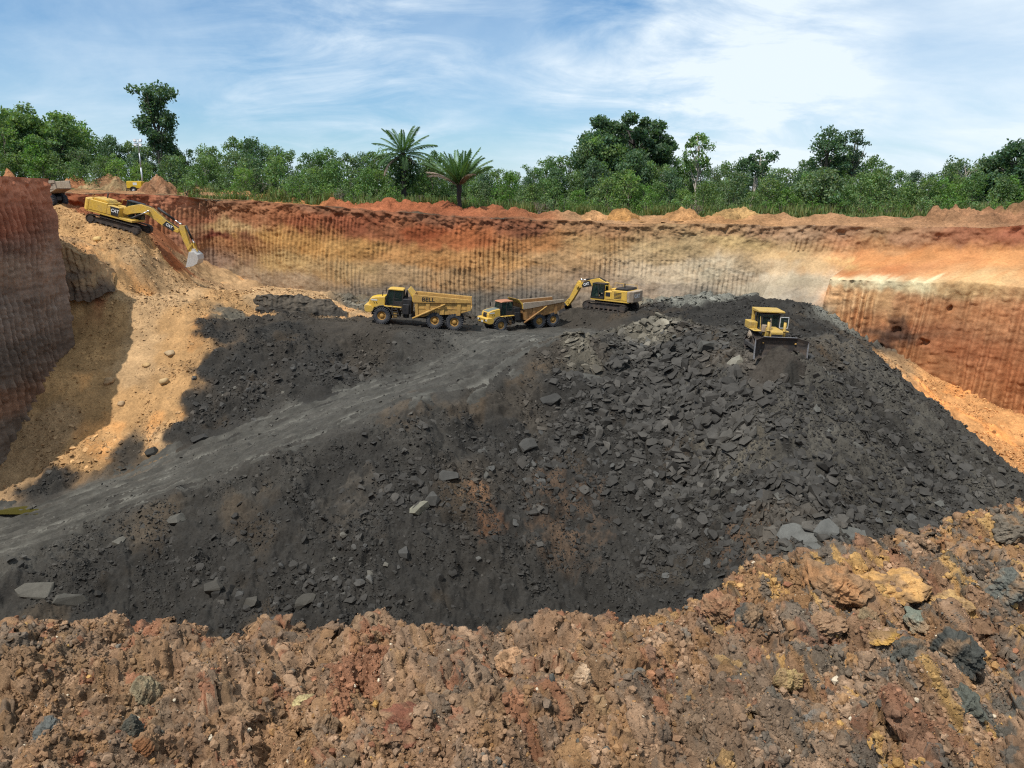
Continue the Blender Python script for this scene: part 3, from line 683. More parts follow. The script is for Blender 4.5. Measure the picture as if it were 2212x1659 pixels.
CLAYC = np.array([alb(c, 0.92, 0.86) * np.array([1.0, 0.965, 0.97]) for c in ((146, 110, 84), (158, 120, 92), (138, 112, 92), (122, 106, 94), (170, 124, 78), (206, 156, 84), (160, 104, 76), (184, 146, 118), (108, 100, 94), (104, 100, 96))])
def clay_col(x, y):
    """spoil of many colours: broad tone, then lumps that each have a colour of their own; more grey and ochre to the right"""
    right = sst(0.2, 2.4, x - 0.15 * y + 0.5)
    a = fbm(x * 0.9, y * 0.9, 4, 101); f = fbm(x * 3.2, y * 3.2, 4, 104); b = fbm(x * 1.3 + 7, y * 1.3, 4, 102)
    col = np.broadcast_to(CLAYC[0], (*x.shape, 3)).copy()
    def lay(w, c):
        nonlocal col
        col = col * (1 - w[..., None]) + w[..., None] * CLAYC[c]
    lay(sst(-0.1, 0.4, a + 0.2 * f), 1)
    lay(sst(0.0, 0.5, b + 0.2 * f) * (0.4 + 0.4 * right), 3)
    lay(sst(0.1, 0.5, -a + 0.3 * f) * 0.6, 2)
    lay(sst(0.15, 0.6, -b + 0.4 * f) * (0.25 + 0.35 * right), 4)
    for sc, sd, th, st in ((2.6, 181, 0.42, 0.75), (6.0, 182, 0.40, 0.75), (13.0, 183, 0.36, 0.8)):
        wx = x + 0.30 / sc * fbm(x * sc * 1.3, y * sc * 1.3, 3, sd + 3) * 1.6; wy = y + 0.30 / sc * fbm(x * sc * 1.3 + 5, y * sc * 1.3, 3, sd + 4) * 1.6
        f1, f2, idv = worley(wx * sc, wy * sc, sd)
        m = sst(0.0, 0.16, f2 - f1) * st
        q = idv / th
        for lo, hi, c, rl, rr in ((0.0, 0.16, 6, 1.0, 0.6), (0.16, 0.44, 9, 0.35, 1.0), (0.40, 0.55, 5, 0.10, 1.0), (0.55, 0.68, 4, 0.5, 0.9), (0.68, 0.82, 8, 0.5, 0.9), (0.82, 1.0, 7, 0.8, 0.7)):
            lay(m * ((q >= lo) & (q < hi)) * (rl + (rr - rl) * right), c)
    return col * (1 + 0.16 * fbm(x * 14, y * 14, 3, 109))[..., None]
def track_mask(x, y): return np.clip(np.exp(-(((x + 2.15 + 0.33 * (y - 3.4)) / 0.42) ** 2)) * sst(5.0, 4.0, y), 0, 1)
def near_low(x, y):
    """large lumps of the near heap"""
    ch = 1 - 0.7 * track_mask(x, y)
    h = near_height(x, y)[0] - 0.075 + 0.16 * fbm(x * 0.75, y * 0.75, 3, 111) + ch * 0.10 * fbm(x * 2.1, y * 2.1, 4, 112)
    for sc, am, sd in ((2.2, 0.17, 121), (4.4, 0.12, 122)):
        wx = x + 0.24 / sc * vn(x * sc * 0.9, y * sc * 0.9, sd + 5); wy = y + 0.24 / sc * vn(x * sc * 0.9 + 9, y * sc * 0.9, sd + 6)
        f1, f2, idv = worley(wx * sc, wy * sc, sd)
        h = h + ch * am * (np.clip(0.80 - f1, 0, 1) ** 0.8 * 1.25 * (idv * 1.3 - 0.1) - 0.30)
    return h
def near_fine(x, y, z):
    """clods and crumbs standing out from the lumps, measured along the surface"""
    tk = track_mask(x, y); ch = 1 - 0.75 * tk
    X = x + 0.45 * z; Y = y - 0.9 * z; h = 0
    for sc, am, sd in ((9.0, 0.070, 123), (19.0, 0.040, 124), (40.0, 0.019, 125)):
        wx = X + 0.3 / sc * vn(X * sc * 0.9, Y * sc * 0.9, sd + 5); wy = Y + 0.3 / sc * vn(X * sc * 0.9 + 9, Y * sc * 0.9, sd + 6)
        f1, f2, idv = worley(wx * sc, wy * sc, sd)
        h = h + ch * am * (np.sqrt(np.clip(0.75 - f1, 0, 1)) * 1.2 * (idv * 1.3 - 0.15) - 0.28)
    h = h + ch * 0.05 * fbm(X * 5, Y * 5, 3, 113) + 0.011 * fbm(X * 30, Y * 30, 3, 131)
    return h + tk * (0.030 * np.sin((y - 0.33 * x) * 62 + 1.5 * vn(x * 3, y * 3, 7)) - 0.03)
def near_point(x, y, e=0.02):
    z = near_low(x, y)
    N = np.stack([-(near_low(x + e, y) - near_low(x - e, y)) / (2 * e), -(near_low(x, y + e) - near_low(x, y - e)) / (2 * e), np.ones_like(z)], -1)
    N /= np.linalg.norm(N, axis=-1)[..., None]
    return np.stack([x, y, z], -1) + N * near_fine(x, y, z)[..., None], N
def build_near():
    r = list(np.linspace(0.6, 2.6, 70))
    while r[-1] < 7.6: r.append(r[-1] * (1 + 0.0015))
    r = np.array(r); a = np.concatenate([np.linspace(-2.4, -0.865, 560), np.linspace(-0.86, 0.86, 1150), np.linspace(0.865, 2.4, 560)])
    Y, A = np.meshgrid(r, a, indexing='ij'); X = A * Y
    P, N = near_point(X, Y)
    zl = P[..., 2]
    col = clay_col(X + 0.4 * zl, Y - 0.8 * zl)
    o = grid_obj('ground', P[..., 0], P[..., 1], P[..., 2], M['clay'], col, True)
    tag(o, kind='structure')
    # coarse continuation: behind and beside the viewpoint, and the near wall of the pit down to the floor
    xs = np.unique(np.concatenate([np.linspace(-95, -10, 60), np.linspace(-10, 12, 140), np.linspace(12, 95, 60)]))
    ys = np.unique(np.concatenate([np.linspace(-90, -4, 40), np.linspace(-4, 8, 90), np.linspace(8, 46, 90)]))
    Y, X = np.meshgrid(ys, xs, indexing='ij')
    Z, t = near_height(X, Y)
    Z = np.where(Y > 8, np.maximum(Z, -26 + 0 * X) , Z)
    Z = Z - 0.30 * ((np.abs(X) < 2.3 * Y) & (Y > 0.75) & (Y < 7.4)) + 0.10 * fbm(X * 0.8, Y * 0.8, 4, 141) * (Y < 7) + 0.5 * fbm(X * 0.3, Y * 0.3, 4, 142) * (Y > 9) - 0.15
    o = grid_obj('slope', X, Y, Z, M['topsoil'], clay_col(X * 0.4, Y * 0.4), True)
    tag(o, kind='structure')

def build_bank(label_unused, top, bot, cols, seed, sp=0.6):
    """a short ribbed cut face: top and bottom lines in space"""
    top = np.array([tuple(p) for p in top]); bot = np.array([tuple(p) for p in bot])
    L = np.concatenate([[0], np.cumsum(np.hypot(*np.diff(top[:, :2], axis=0).T))]); n = int(L[-1] / 0.09) + 2
    s = np.linspace(0, L[-1], n)
    T = np.stack([np.interp(s, L, top[:, i]) for i in range(3)], 1); B = np.stack([np.interp(s, L, bot[:, i]) for i in range(3)], 1)
    t = np.linspace(-0.12, 1.0, 60)[:, None]
    tt = np.clip(t, 0, 1)
    X, Y, Z = (T[None, :, i] * (1 - tt) + B[None, :, i] * tt for i in range(3))
    Y = Y + np.where(t < 0, 0.9, 0); Z = Z - np.where(t < 0, 0.15, 0)
    Sg = np.broadcast_to(s[None], X.shape)
    c = (Sg + 0.25 * vn(Sg * 0.5, Z * 0.4, seed) + 0.12 * Z) / sp; ci = np.floor(c); fr = c - ci
    r2 = _h(ci.astype(np.int64), np.floor(Z / 0.4 + ci).astype(np.int64), seed + 1)
    d = 0.24 * (np.sqrt(np.clip(1 - (2 * fr - 1) ** 2, 0, 1)) - 0.5) + 0.16 * (r2 - 0.5) + 0.22 * fbm(Sg * 0.8, Z * 0.9, 4, seed + 2) + 0.10 * fbm(Sg * 2.4, Z * 2.4, 4, seed + 3)
    Y = Y - d; Z = Z + 0.32 * fbm(Sg * 0.9, t * 2 + 0 * Sg, 4, seed + 4)
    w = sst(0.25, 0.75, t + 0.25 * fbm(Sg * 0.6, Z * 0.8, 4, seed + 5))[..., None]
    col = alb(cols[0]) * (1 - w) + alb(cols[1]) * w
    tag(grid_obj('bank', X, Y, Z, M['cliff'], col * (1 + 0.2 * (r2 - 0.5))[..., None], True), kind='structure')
def build_banks():
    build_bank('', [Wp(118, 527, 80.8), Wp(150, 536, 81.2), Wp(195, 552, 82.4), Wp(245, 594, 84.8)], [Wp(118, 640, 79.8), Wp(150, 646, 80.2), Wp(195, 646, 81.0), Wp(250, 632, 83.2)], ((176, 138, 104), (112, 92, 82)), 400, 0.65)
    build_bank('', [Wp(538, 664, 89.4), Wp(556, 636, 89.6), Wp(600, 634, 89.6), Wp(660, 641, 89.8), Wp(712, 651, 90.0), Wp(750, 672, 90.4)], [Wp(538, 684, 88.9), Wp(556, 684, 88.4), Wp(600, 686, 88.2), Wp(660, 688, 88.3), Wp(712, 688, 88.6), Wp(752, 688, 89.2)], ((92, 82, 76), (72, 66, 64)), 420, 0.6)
# ------------------------------------------------------------------ machine building blocks
class MB:
    """collects shapes and links them as one mesh object"""
    def __init__(s): s.v = []; s.f = []
    def add(s, vs, fs):
        b = len(s.v); s.v += [Vector(v) for v in vs]; s.f += [[i + b for i in f] for f in fs]; return s
    def box(s, c, d, rot=None):
        R = Euler(rot).to_matrix() if rot else Matrix.Identity(3); c = Vector(c)
        vs = [c + R @ Vector((x * d[0] / 2, y * d[1] / 2, z * d[2] / 2)) for x in (-1, 1) for y in (-1, 1) for z in (-1, 1)]
        return s.add(vs, [(0, 1, 3, 2), (4, 6, 7, 5), (0, 4, 5, 1), (2, 3, 7, 6), (0, 2, 6, 4), (1, 5, 7, 3)])
    def span(s, x0, x1, y0, y1, z0, z1): return s.box(((x0 + x1) / 2, (y0 + y1) / 2, (z0 + z1) / 2), (x1 - x0, y1 - y0, z1 - z0))
    def prism(s, poly, y0, y1, y0b=None, y1b=None):
        """side outline (x, z) given a width from y0 to y1"""
        n = len(poly)
        vs = [(x, y0, z) for x, z in poly] + [(x, y1, z) for x, z in poly]
        fs = [list(range(n)), list(range(2 * n - 1, n - 1, -1))] + [(i, i + n, (i + 1) % n + n, (i + 1) % n) for i in range(n)]
        return s.add(vs, fs)
    def prism_x(s, poly, x0, x1):
        n = len(poly)
        vs = [(x0, y, z) for y, z in poly] + [(x1, y, z) for y, z in poly]
        return s.add(vs, [list(range(n - 1, -1, -1)), list(range(n, 2 * n))] + [(i, (i + 1) % n, (i + 1) % n + n, i + n) for i in range(n)])
    def hex8(s, pts): return s.add(pts, [(0, 1, 2, 3), (7, 6, 5, 4), (0, 4, 5, 1), (1, 5, 6, 2), (2, 6, 7, 3), (3, 7, 4, 0)])
    def cyl(s, p0, p1, r0, r1=None, n=12):
        p0 = Vector(p0); p1 = Vector(p1); r1 = r0 if r1 is None else r1
        d = (p1 - p0).normalized(); a = d.orthogonal().normalized(); b = d.cross(a)
        vs = []
        for p, r in ((p0, r0), (p1, r1)):
            for i in range(n): t = 2 * math.pi * i / n; vs.append(p + a * (r * math.cos(t)) + b * (r * math.sin(t)))
        return s.add(vs, [list(range(n - 1, -1, -1)), list(range(n, 2 * n))] + [(i, (i + 1) % n, (i + 1) % n + n, i + n) for i in range(n)])
    def tube(s, pts, r, n=8):
        for a, b in zip(pts[:-1], pts[1:]): s.cyl(a, b, r, r, n)
        return s
    def lathe(s, prof, n=32, c=(0, 0, 0)):
        """profile (radius, y) turned about the y axis"""
        vs = []; m = len(prof); c = Vector(c)
        for i in range(n):
            t = 2 * math.pi * i / n
            for r, y in prof: vs.append(c + Vector((r * math.cos(t), y, r * math.sin(t))))
        fs = [((i % n) * m + j, (i % n) * m + j + 1, ((i + 1) % n) * m + j + 1, ((i + 1) % n) * m + j) for i in range(n) for j in range(m - 1)]
        return s.add(vs, fs)
    def build(s, name, mat, parent=None, bevel=0.02, smooth=False):
        me = bpy.data.meshes.new(name)
        me.from_pydata([tuple(v) for v in s.v], [], s.f)
        bm = bmesh.new(); bm.from_mesh(me); bmesh.ops.recalc_face_normals(bm, faces=bm.faces)
        if bevel: 
            es = [e for e in bm.edges if len(e.link_faces) == 2 and e.calc_face_angle(0) > rad(40)]
            try: bmesh.ops.bevel(bm, geom=es, offset=bevel, segments=1, affect='EDGES', clamp_overlap=True)
            except Exception: pass
        bm.to_mesh(me); bm.free()
        if smooth: me.polygons.foreach_set('use_smooth', [True] * len(me.polygons))
        me.materials.append(mat)
        return link(bpy.data.objects.new(name, me), parent)
def empty(name, label, cat, group=None):
    o = bpy.data.objects.new(name, None); o.empty_display_size = 0.5
    return tag(link(o), label, cat, group)
def copy_tree(o, parent=None):
    c = o.copy(); COL.objects.link(c)
    if parent is not None: c.parent = parent
    for ch in list(o.children): copy_tree(ch, c)
    return c
def lettering(txt, size, mat, parent, loc, rot, sx=1.0, bold=0.02, shear=0.0):
    cu = bpy.data.curves.new('lettering', 'FONT'); cu.body = txt; cu.size = size; cu.extrude = 0.012; cu.offset = bold; cu.align_x = 'CENTER'; cu.align_y = 'CENTER'; cu.shear = shear
    tmp = bpy.data.objects.new('lettering_source', cu)
    me = bpy.data.meshes.new_from_object(tmp)
    bpy.data.objects.remove(tmp)
    me.materials.clear(); me.materials.append(mat)
    o = link(bpy.data.objects.new('lettering', me), parent)
    o.location = loc; o.rotation_euler = rot; o.scale = (sx, 1, 1)
    return o
def hull_path(circles, n=40):
    """closed belt line round a set of circles (x, z, r)"""
    pts = [(x + r * math.cos(2 * math.pi * i / n), z + r * math.sin(2 * math.pi * i / n)) for x, z, r in circles for i in range(n)]
    pts = sorted(set(pts))
    def half(p):
        h = []
        for q in p:
            while len(h) > 1 and (h[-1][0] - h[-2][0]) * (q[1] - h[-2][1]) - (h[-1][1] - h[-2][1]) * (q[0] - h[-2][0]) <= 0: h.pop()
            h.append(q)
        return h
    lo, up = half(pts), half(pts[::-1])
    return lo[:-1] + up[:-1]
def belt_points(path, n):
    p = np.array(path + [path[0]]); d = np.concatenate([[0], np.cumsum(np.hypot(*np.diff(p, axis=0).T))])
    t = np.linspace(0, d[-1], n, endpoint=False)
    x = np.interp(t, d, p[:, 0]); z = np.interp(t, d, p[:, 1])
    x2 = np.interp((t + 0.02) % d[-1], d, p[:, 0]); z2 = np.interp((t + 0.02) % d[-1], d, p[:, 1])
    return [(a, b, math.atan2(dz, dx)) for a, b, dx, dz in zip(x, z, x2 - x, z2 - z)], d[-1]
def make_belt(name, circles, y, w, parent, shoe=0.2):
    path = hull_path(circles); _, L = belt_points(path, 10); n = int(L / shoe)
    pts, _ = belt_points(path, n); b = MB()
    for x, z, a in pts:
        b.box((x, y, z), (shoe * 0.90, w, 0.05), (0, -a, 0))
        b.box((x - math.sin(a) * -0.0 + math.sin(a) * 0.04, y, z - math.cos(a) * 0.04), (0.03, w, 0.06), (0, -a, 0))
    return b.build(name, M['tracksteel'], parent, 0)

# ------------------------------------------------------------------ articulated dump truck (front towards +x, ground at z = 0)
def tyre_prof(R, w):
    h = w / 2
    return [(R * 0.50, -h * 0.80), (R * 0.56, -h * 0.92), (R * 0.72, -h), (R * 0.90, -h * 0.96), (R * 0.985, -h * 0.80), (R, -h * 0.6), (R, h * 0.6), (R * 0.985, h * 0.80), (R * 0.90, h * 0.96), (R * 0.72, h), (R * 0.56, h * 0.92), (R * 0.50, h * 0.80)]
def make_wheel(name, parent, x, y, R, w, steer=0.0, flip=1, rim='rim', tyre='tyre', lug=26):
    t = MB().lathe(tyre_prof(R, w), 36)
    for i in range(lug):
        a = 2 * math.pi * i / lug
        for sgn in (-1, 1):
            a2 = a + sgn * math.pi / lug * 0.5
            t.box((math.cos(a2) * R, sgn * w * 0.27, math.sin(a2) * R), (0.075, w * 0.46, 0.085), (0, -a2, 0))
            t.box((math.cos(a2) * R * 0.955, sgn * w * 0.485, math.sin(a2) * R * 0.955), (0.12, 0.05, 0.07), (0, -a2, 0))
    wo = t.build(name, M[tyre], parent, 0, True)
    wo.location = (x, y, R); wo.rotation_euler = (0, 0, steer)
    s = flip
    r = MB().lathe([(R * 0.52, -s * w * 0.40), (R * 0.52, s * w * 0.36), (R * 0.47, s * w * 0.40), (R * 0.44, s * w * 0.36), (R * 0.40, s * w * 0.22), (R * 0.26, s * w * 0.20), (R * 0.24, s * w * 0.36), (R * 0.20, s * w * 0.40), (0.001, s * w * 0.41)], 28)
    for i in range(12):
        a = 2 * math.pi * i / 12
        r.cyl((math.cos(a) * R * 0.33, s * w * 0.2, math.sin(a) * R * 0.33), (math.cos(a) * R * 0.33, s * w * 0.25, math.sin(a) * R * 0.33), 0.025, n=6)
    r.build('rim', M[rim], wo, 0, True)
    return wo
def make_truck(label, k=1.0, steer=0.0, bed_mat='yellow_worn', rail_mat='yellow_worn', letter='BELL', hood_top='yellow', group=None, driver=True, rusty=False):
    T = empty('dump_truck', label, 'dump truck', group)
    R, w = 0.94, 0.78
    # x = 0 at the middle; front axle 4.1, bogie axles -1.7 and -3.87
    for s in (-1, 1):
        make_wheel('wheel', T, 4.1, s * 1.13, R, w, steer, s)
        make_wheel('wheel', T, -1.70, s * 1.13, R, w, 0, s)
        make_wheel('wheel', T, -3.87, s * 1.13, R, w, 0, s)
    ch = MB().span(2.2, 5.4, -0.5, 0.5, 0.85, 1.45).span(-4.6, 1.0, -0.45, 0.45, 0.9, 1.42)
    ch.cyl((1.6, 0, 0.75), (1.6, 0, 1.7), 0.33, n=14).cyl((4.1, -1.0, R), (4.1, 1.0, R), 0.2).cyl((-1.7, -1.0, R), (-1.7, 1.0, R), 0.22).cyl((-3.87, -1.0, R), (-3.87, 1.0, R), 0.22)
    for s in (-1, 1): ch.prism([(-4.4, 1.05), (-4.4, 1.35), (-2.9, 1.6), (-1.2, 1.35), (-1.2, 1.05), (-2.8, 0.95)], s * 0.62 - 0.09, s * 0.62 + 0.09)
    ch.build('chassis', M['dark'], T)
    # nose
    hood = MB()
    y = 0.98
    hood.prism([(5.66, 1.75), (5.66, 2.35), (5.52, 2.72), (4.95, 2.90), (3.9, 3.02), (3.9, 1.75)], -y, y)
    ho = hood.build('hood', M['yellow'], T, 0.06)
    MB().prism([(5.50, 2.745), (4.95, 2.925), (3.9, 3.045), (3.9, 3.01), (4.95, 2.89), (5.48, 2.72)], -0.72, 0.72).build('hood_top', M[hood_top], ho, 0.01)
    g = MB().prism([(5.685, 1.72), (5.685, 2.33), (5.575, 2.62), (5.54, 2.60), (5.60, 1.72)], -0.48, 0.48)
    for i in range(5): g.span(5.68, 5.70, -0.46, 0.46, 1.80 + i * 0.13, 1.83 + i * 0.13)
    g.build('grille', M['black'], ho, 0)
    for s in (-1, 1):
        MB().prism([(4.8, 2.18), (4.92, 2.40), (4.85, 2.40), (4.70, 2.18)], s * 0.985 - 0.01, s * 0.985 + 0.01).prism([(5.06, 2.18), (5.18, 2.40), (5.11, 2.40), (4.96, 2.18)], s * 0.985 - 0.01, s * 0.985 + 0.01).build('vent', M['black'], ho, 0)
        MB().span(4.75, 5.42, s * 0.985 - 0.008, s * 0.985 + 0.008, 2.50, 2.64).build('decal', M['white'], ho, 0)
    bp = MB().prism([(6.02, 1.35), (6.08, 1.95), (5.90, 2.02), (5.35, 2.02), (5.05, 1.72), (5.05, 1.45), (5.35, 1.22), (5.85, 1.22)], -1.42, 1.42).build('bumper', M['yellow'], T, 0.05)
    for s in (-1, 1):
        MB().span(6.03, 6.09, s * 1.12 - 0.16, s * 1.12 + 0.16, 1.62, 1.84).build('headlight', M['white'], bp, 0.01)
        MB().span(5.9, 6.105, s * 0.72 - 0.13, s * 0.72 + 0.13, 1.62, 1.82).build('headlight', M['black'], bp, 0.01)
    MB().span(6.06, 6.10, -0.24, 0.24, 1.42, 1.62).build('number_plate', M['white'], bp, 0)
    for s in (-1, 1):
        f = MB(); pts = []
        for i in range(9):
            a = rad(10 + i * 20); pts.append((4.1 + 1.14 * math.cos(a), R + 0.05 + 1.06 * math.sin(a)))
        for (x0, z0), (x1, z1) in zip(pts[:-1], pts[1:]): f.box(((x0 + x1) / 2, s * 1.12, (z0 + z1) / 2), (math.hypot(x1 - x0, z1 - z0) + 0.03, 0.74, 0.05), (0, -math.atan2(z1 - z0, x1 - x0), 0))
        f.build('fender', M['dark'], T, 0)
        st = MB()
        for i in range(4): st.span(2.20 + i * 0.10, 2.75 + i * 0.10, s * 1.22 - 0.2, s * 1.22 + 0.2, 0.95 + i * 0.27, 1.0 + i * 0.27)
        st.prism([(2.10, 0.9), (2.16, 0.9), (2.62, 2.05), (2.56, 2.05)], s * 1.42 - 0.03, s * 1.42 + 0.03).prism([(2.78, 0.9), (2.84, 0.9), (3.16, 2.05), (3.10, 2.05)], s * 1.42 - 0.03, s * 1.42 + 0.03)
        st.build('ladder', M['dark'], T, 0)
        MB().span(2.45, 2.95, s * 1.0 - 0.35, s * 1.0 + 0.35, 0.82, 1.5).build('tank', M['rust'] if rusty else M['yellow_worn'], T, 0.04)
    MB().span(2.0, 3.95, -1.35, 1.35, 1.98, 2.06).build('deck', M['yellow'], T, 0.01)
    # cab: posts, roof, glass
    c = MB()
    for x, z0, z1, xt in ((3.95, 2.05, 3.78, 3.55), (2.95, 2.05, 3.80, 2.95), (2.02, 2.05, 3.80, 2.02)):
        for s in (-1, 1): c.hex8([(x - 0.05, s * 0.88 - 0.05, z0), (x + 0.05, s * 0.88 - 0.05, z0), (x + 0.05, s * 0.88 + 0.05, z0), (x - 0.05, s * 0.88 + 0.05, z0), (xt - 0.05, s * 0.84 - 0.05, z1), (xt + 0.05, s * 0.84 - 0.05, z1), (xt + 0.05, s * 0.84 + 0.05, z1), (xt - 0.05, s * 0.84 + 0.05, z1)])
    c.span(2.0, 2.08, -0.9, 0.9, 2.05, 3.0).span(2.0, 3.95, -0.86, 0.86, 2.06, 2.2).span(2.0, 2.95, -0.93, -0.87, 2.05, 2.62).span(2.0, 2.95, 0.87, 0.93, 2.05, 2.62)
    c.span(2.25, 2.75, -0.28, 0.28, 2.2, 2.55).span(2.2, 2.34, -0.28, 0.28, 2.5, 3.15).span(3.35, 3.75, -0.7, 0.7, 2.2, 2.75)
    cab = c.build('cab', M['black'], T, 0.01)
    MB().prism([(3.72, 3.80), (3.60, 3.90), (3.3, 3.95), (2.05, 3.95), (1.95, 3.88), (1.95, 3.80)], -0.96, 0.96).build('cab_roof', M['red'] if rusty else M['yellow'], cab, 0.03)
    wd = MB()
    wd.hex8([(3.95, -0.84, 2.62), (3.95, 0.84, 2.62), (3.58, 0.80, 3.76), (3.58, -0.80, 3.76), (3.93, -0.84, 2.62), (3.93, 0.84, 2.62), (3.56, 0.80, 3.76), (3.56, -0.80, 3.76)])
    wd.build('windscreen', M['glass'], cab, 0)
    for s in (-1, 1):
        MB().prism([(3.9, 2.25), (3.56, 3.74), (3.0, 3.76), (3.0, 2.25)], s * 0.87 - 0.008, s * 0.87 + 0.008).build('door', M['glass'], cab, 0)
        MB().prism([(2.9, 2.62), (2.9, 3.76), (2.08, 3.76), (2.08, 2.62)], s * 0.87 - 0.008, s * 0.87 + 0.008).build('window', M['glass'], cab, 0)
        MB().tube([(3.75, s * 0.95, 3.70), (4.15, s * 1.35, 3.72), (4.15, s * 1.35, 3.25)], 0.02, 6).span(4.1, 4.17, s * 1.35 - 0.13, s * 1.35 + 0.13, 3.15, 3.62).build('mirror', M['black'], cab, 0)
        MB().tube([(3.0, s * 1.38, 2.05), (3.0, s * 1.38, 3.0), (2.4, s * 1.38, 3.0), (2.05, s * 1.38, 2.05)], 0.02, 6).build('handrail', M['black'], cab, 0)
    # machinery behind the cab
    MB().span(0.95, 1.95, -1.12, 1.12, 1.35, 2.95).span(1.2, 1.9, -1.3, -1.1, 1.3, 2.4).span(1.2, 1.9, 1.1, 1.3, 1.3, 2.4).build('engine_bay', M['black'], T, 0.04)
    MB().cyl((1.78, -0.78, 2.9), (1.70, -0.74, 3.72), 0.20, 0.09, 12).build('exhaust_stack', M['dark'], T, 0)
    # bed
    xf = 0.42
    prof_side = [(xf, 1.26), (xf + 0.30, 3.55), (-5.50, 3.53), (-5.62, 2.45), (-4.4, 1.95), (-3.0, 1.72), (-1.0, 1.45), (-0.3, 1.22)]
    bed = MB()
    for s in (-1, 1): bed.prism(prof_side, s * 1.42 - 0.05, s * 1.42 + 0.05)
    bed.prism([(xf, 1.26), (-0.3, 1.22), (-1.0, 1.45), (-3.0, 1.72), (-4.4, 1.95), (-5.62, 2.45), (-5.62, 2.55), (-4.4, 2.07), (-3.0, 1.84), (-1.0, 1.57), (-0.2, 1.4), (xf, 1.4)], -1.42, 1.42)
    bed.prism([(xf, 1.26), (xf + 0.36, 3.6), (xf + 0.30, 3.6), (xf - 0.08, 1.26)], -1.42, 1.42)
    # ribs
    for s in (-1, 1):
        for x in (-0.85, -2.45, -4.25):
            bed.prism([(x - 0.22, 1.62 - 0.03 * x), (x - 0.20, 3.0), (x + 0.20, 3.0), (x + 0.22, 1.58 - 0.03 * x)], s * 1.50 - 0.06, s * 1.50 + 0.06)
        bed.prism([(xf + 0.02, 1.3), (xf + 0.26, 3.4), (xf - 0.12, 3.4), (xf - 0.28, 1.3)], s * 1.50 - 0.07, s * 1.50 + 0.07)
        bed.prism([(-5.15, 2.25), (-5.10, 3.2), (-5.50, 3.2), (-5.60, 2.45)], s * 1.50 - 0.06, s * 1.50 + 0.06)
        bed.prism([(0.2, 2.10), (0.2, 2.20), (-5.1, 2.55), (-5.1, 2.45)], s * 1.47 - 0.04, s * 1.47 + 0.04)
    bo = bed.build('dump_bed', M[bed_mat], T, 0.015)
    for s in (-1, 1):
        MB().prism([(xf + 0.32, 2.74), (xf + 0.42, 3.54), (xf + 0.2, 3.62), (-5.52, 3.58), (-5.52, 3.22)], s * 1.53 - 0.10, s * 1.53 + 0.10).build('rail', M[rail_mat], bo, 0.02)
    # spill guard over the cab
    MB().prism([(xf + 0.36, 3.5), (xf + 0.95, 4.10), (xf + 1.02, 4.10), (xf + 1.02, 4.02), (xf + 0.52, 3.3), (xf + 0.42, 2.8), (xf + 0.30, 2.8)], -1.50, -1.32).prism([(xf + 0.36, 3.5), (xf + 0.95, 4.10), (xf + 1.02, 4.10), (xf + 1.02, 4.02), (xf + 0.52, 3.3), (xf + 0.42, 2.8), (xf + 0.30, 2.8)], 1.32, 1.50).prism([(xf + 0.34, 3.5), (xf + 0.95, 4.11), (xf + 1.02, 4.11), (xf + 0.44, 3.45)], -1.34, 1.34).build('spill_guard', M['yellow'], bo, 0.02)
    if letter:
        for s in (-1, 1): lettering(letter, 0.62, M['black'], bo, (-0.85, s * 1.642, 3.20), (math.pi / 2, rad(2), 0) if s < 0 else (math.pi / 2, rad(-2), math.pi), 1.12, 0.012)
    for s in (-1, 1):
        h = MB().cyl((0.72, s * 1.60, 0.98), (-1.6, s * 1.64, 2.25), 0.12, n=10).build('hoist_cylinder', M['yellow_worn'] if not rusty else M['rust'], T, 0, True)
        MB().cyl((-1.6, s * 1.64, 2.25), (-2.75, s * 1.66, 2.88), 0.085, n=10).build('rod', M['yellow_worn'], h, 0, True)
    if driver:
        pass
    T.scale = (k, k, k)
    return T

# ------------------------------------------------------------------ excavator (front towards +x, ground at z = 0)
def rot2(p, a): return (p[0] * math.cos(a) - p[1] * math.sin(a), p[0] * math.sin(a) + p[1] * math.cos(a))
def make_cyl(name, a, b, y, r, T, f=0.55, mat='black'):
    """hydraulic cylinder between two points of the side view; barrel first, then chrome rod"""
    a = Vector((a[0], y, a[1])); b = Vector((b[0], y, b[1])); m = a.lerp(b, f)
    o = MB().cyl(a, m, r, n=12).cyl(m, m.lerp(b, 0.03), r * 1.12, n=12).build(name, M[mat], T, 0, True)
    MB().cyl(m, b, r * 0.55, n=10).cyl(b + Vector((0, -0.12, 0)), b + Vector((0, 0.12, 0)), r * 1.0, n=10).build('rod', M['chrome'], o, 0, True)
    return o
def offset_chain(cl, ws):
    """outline of a tapered bent beam from centre line points and half widths"""
    n = len(cl); L = []; Rr = []
    for i in range(n):
        a = Vector(cl[max(0, i - 1)]); b = Vector(cl[min(n - 1, i + 1)]); d = (b - a).normalized(); nn = Vector((-d.y, d.x))
        p = Vector(cl[i]); L.append(tuple(p + nn * ws[i])); Rr.append(tuple(p - nn * ws[i]))
    return L + Rr[::-1]
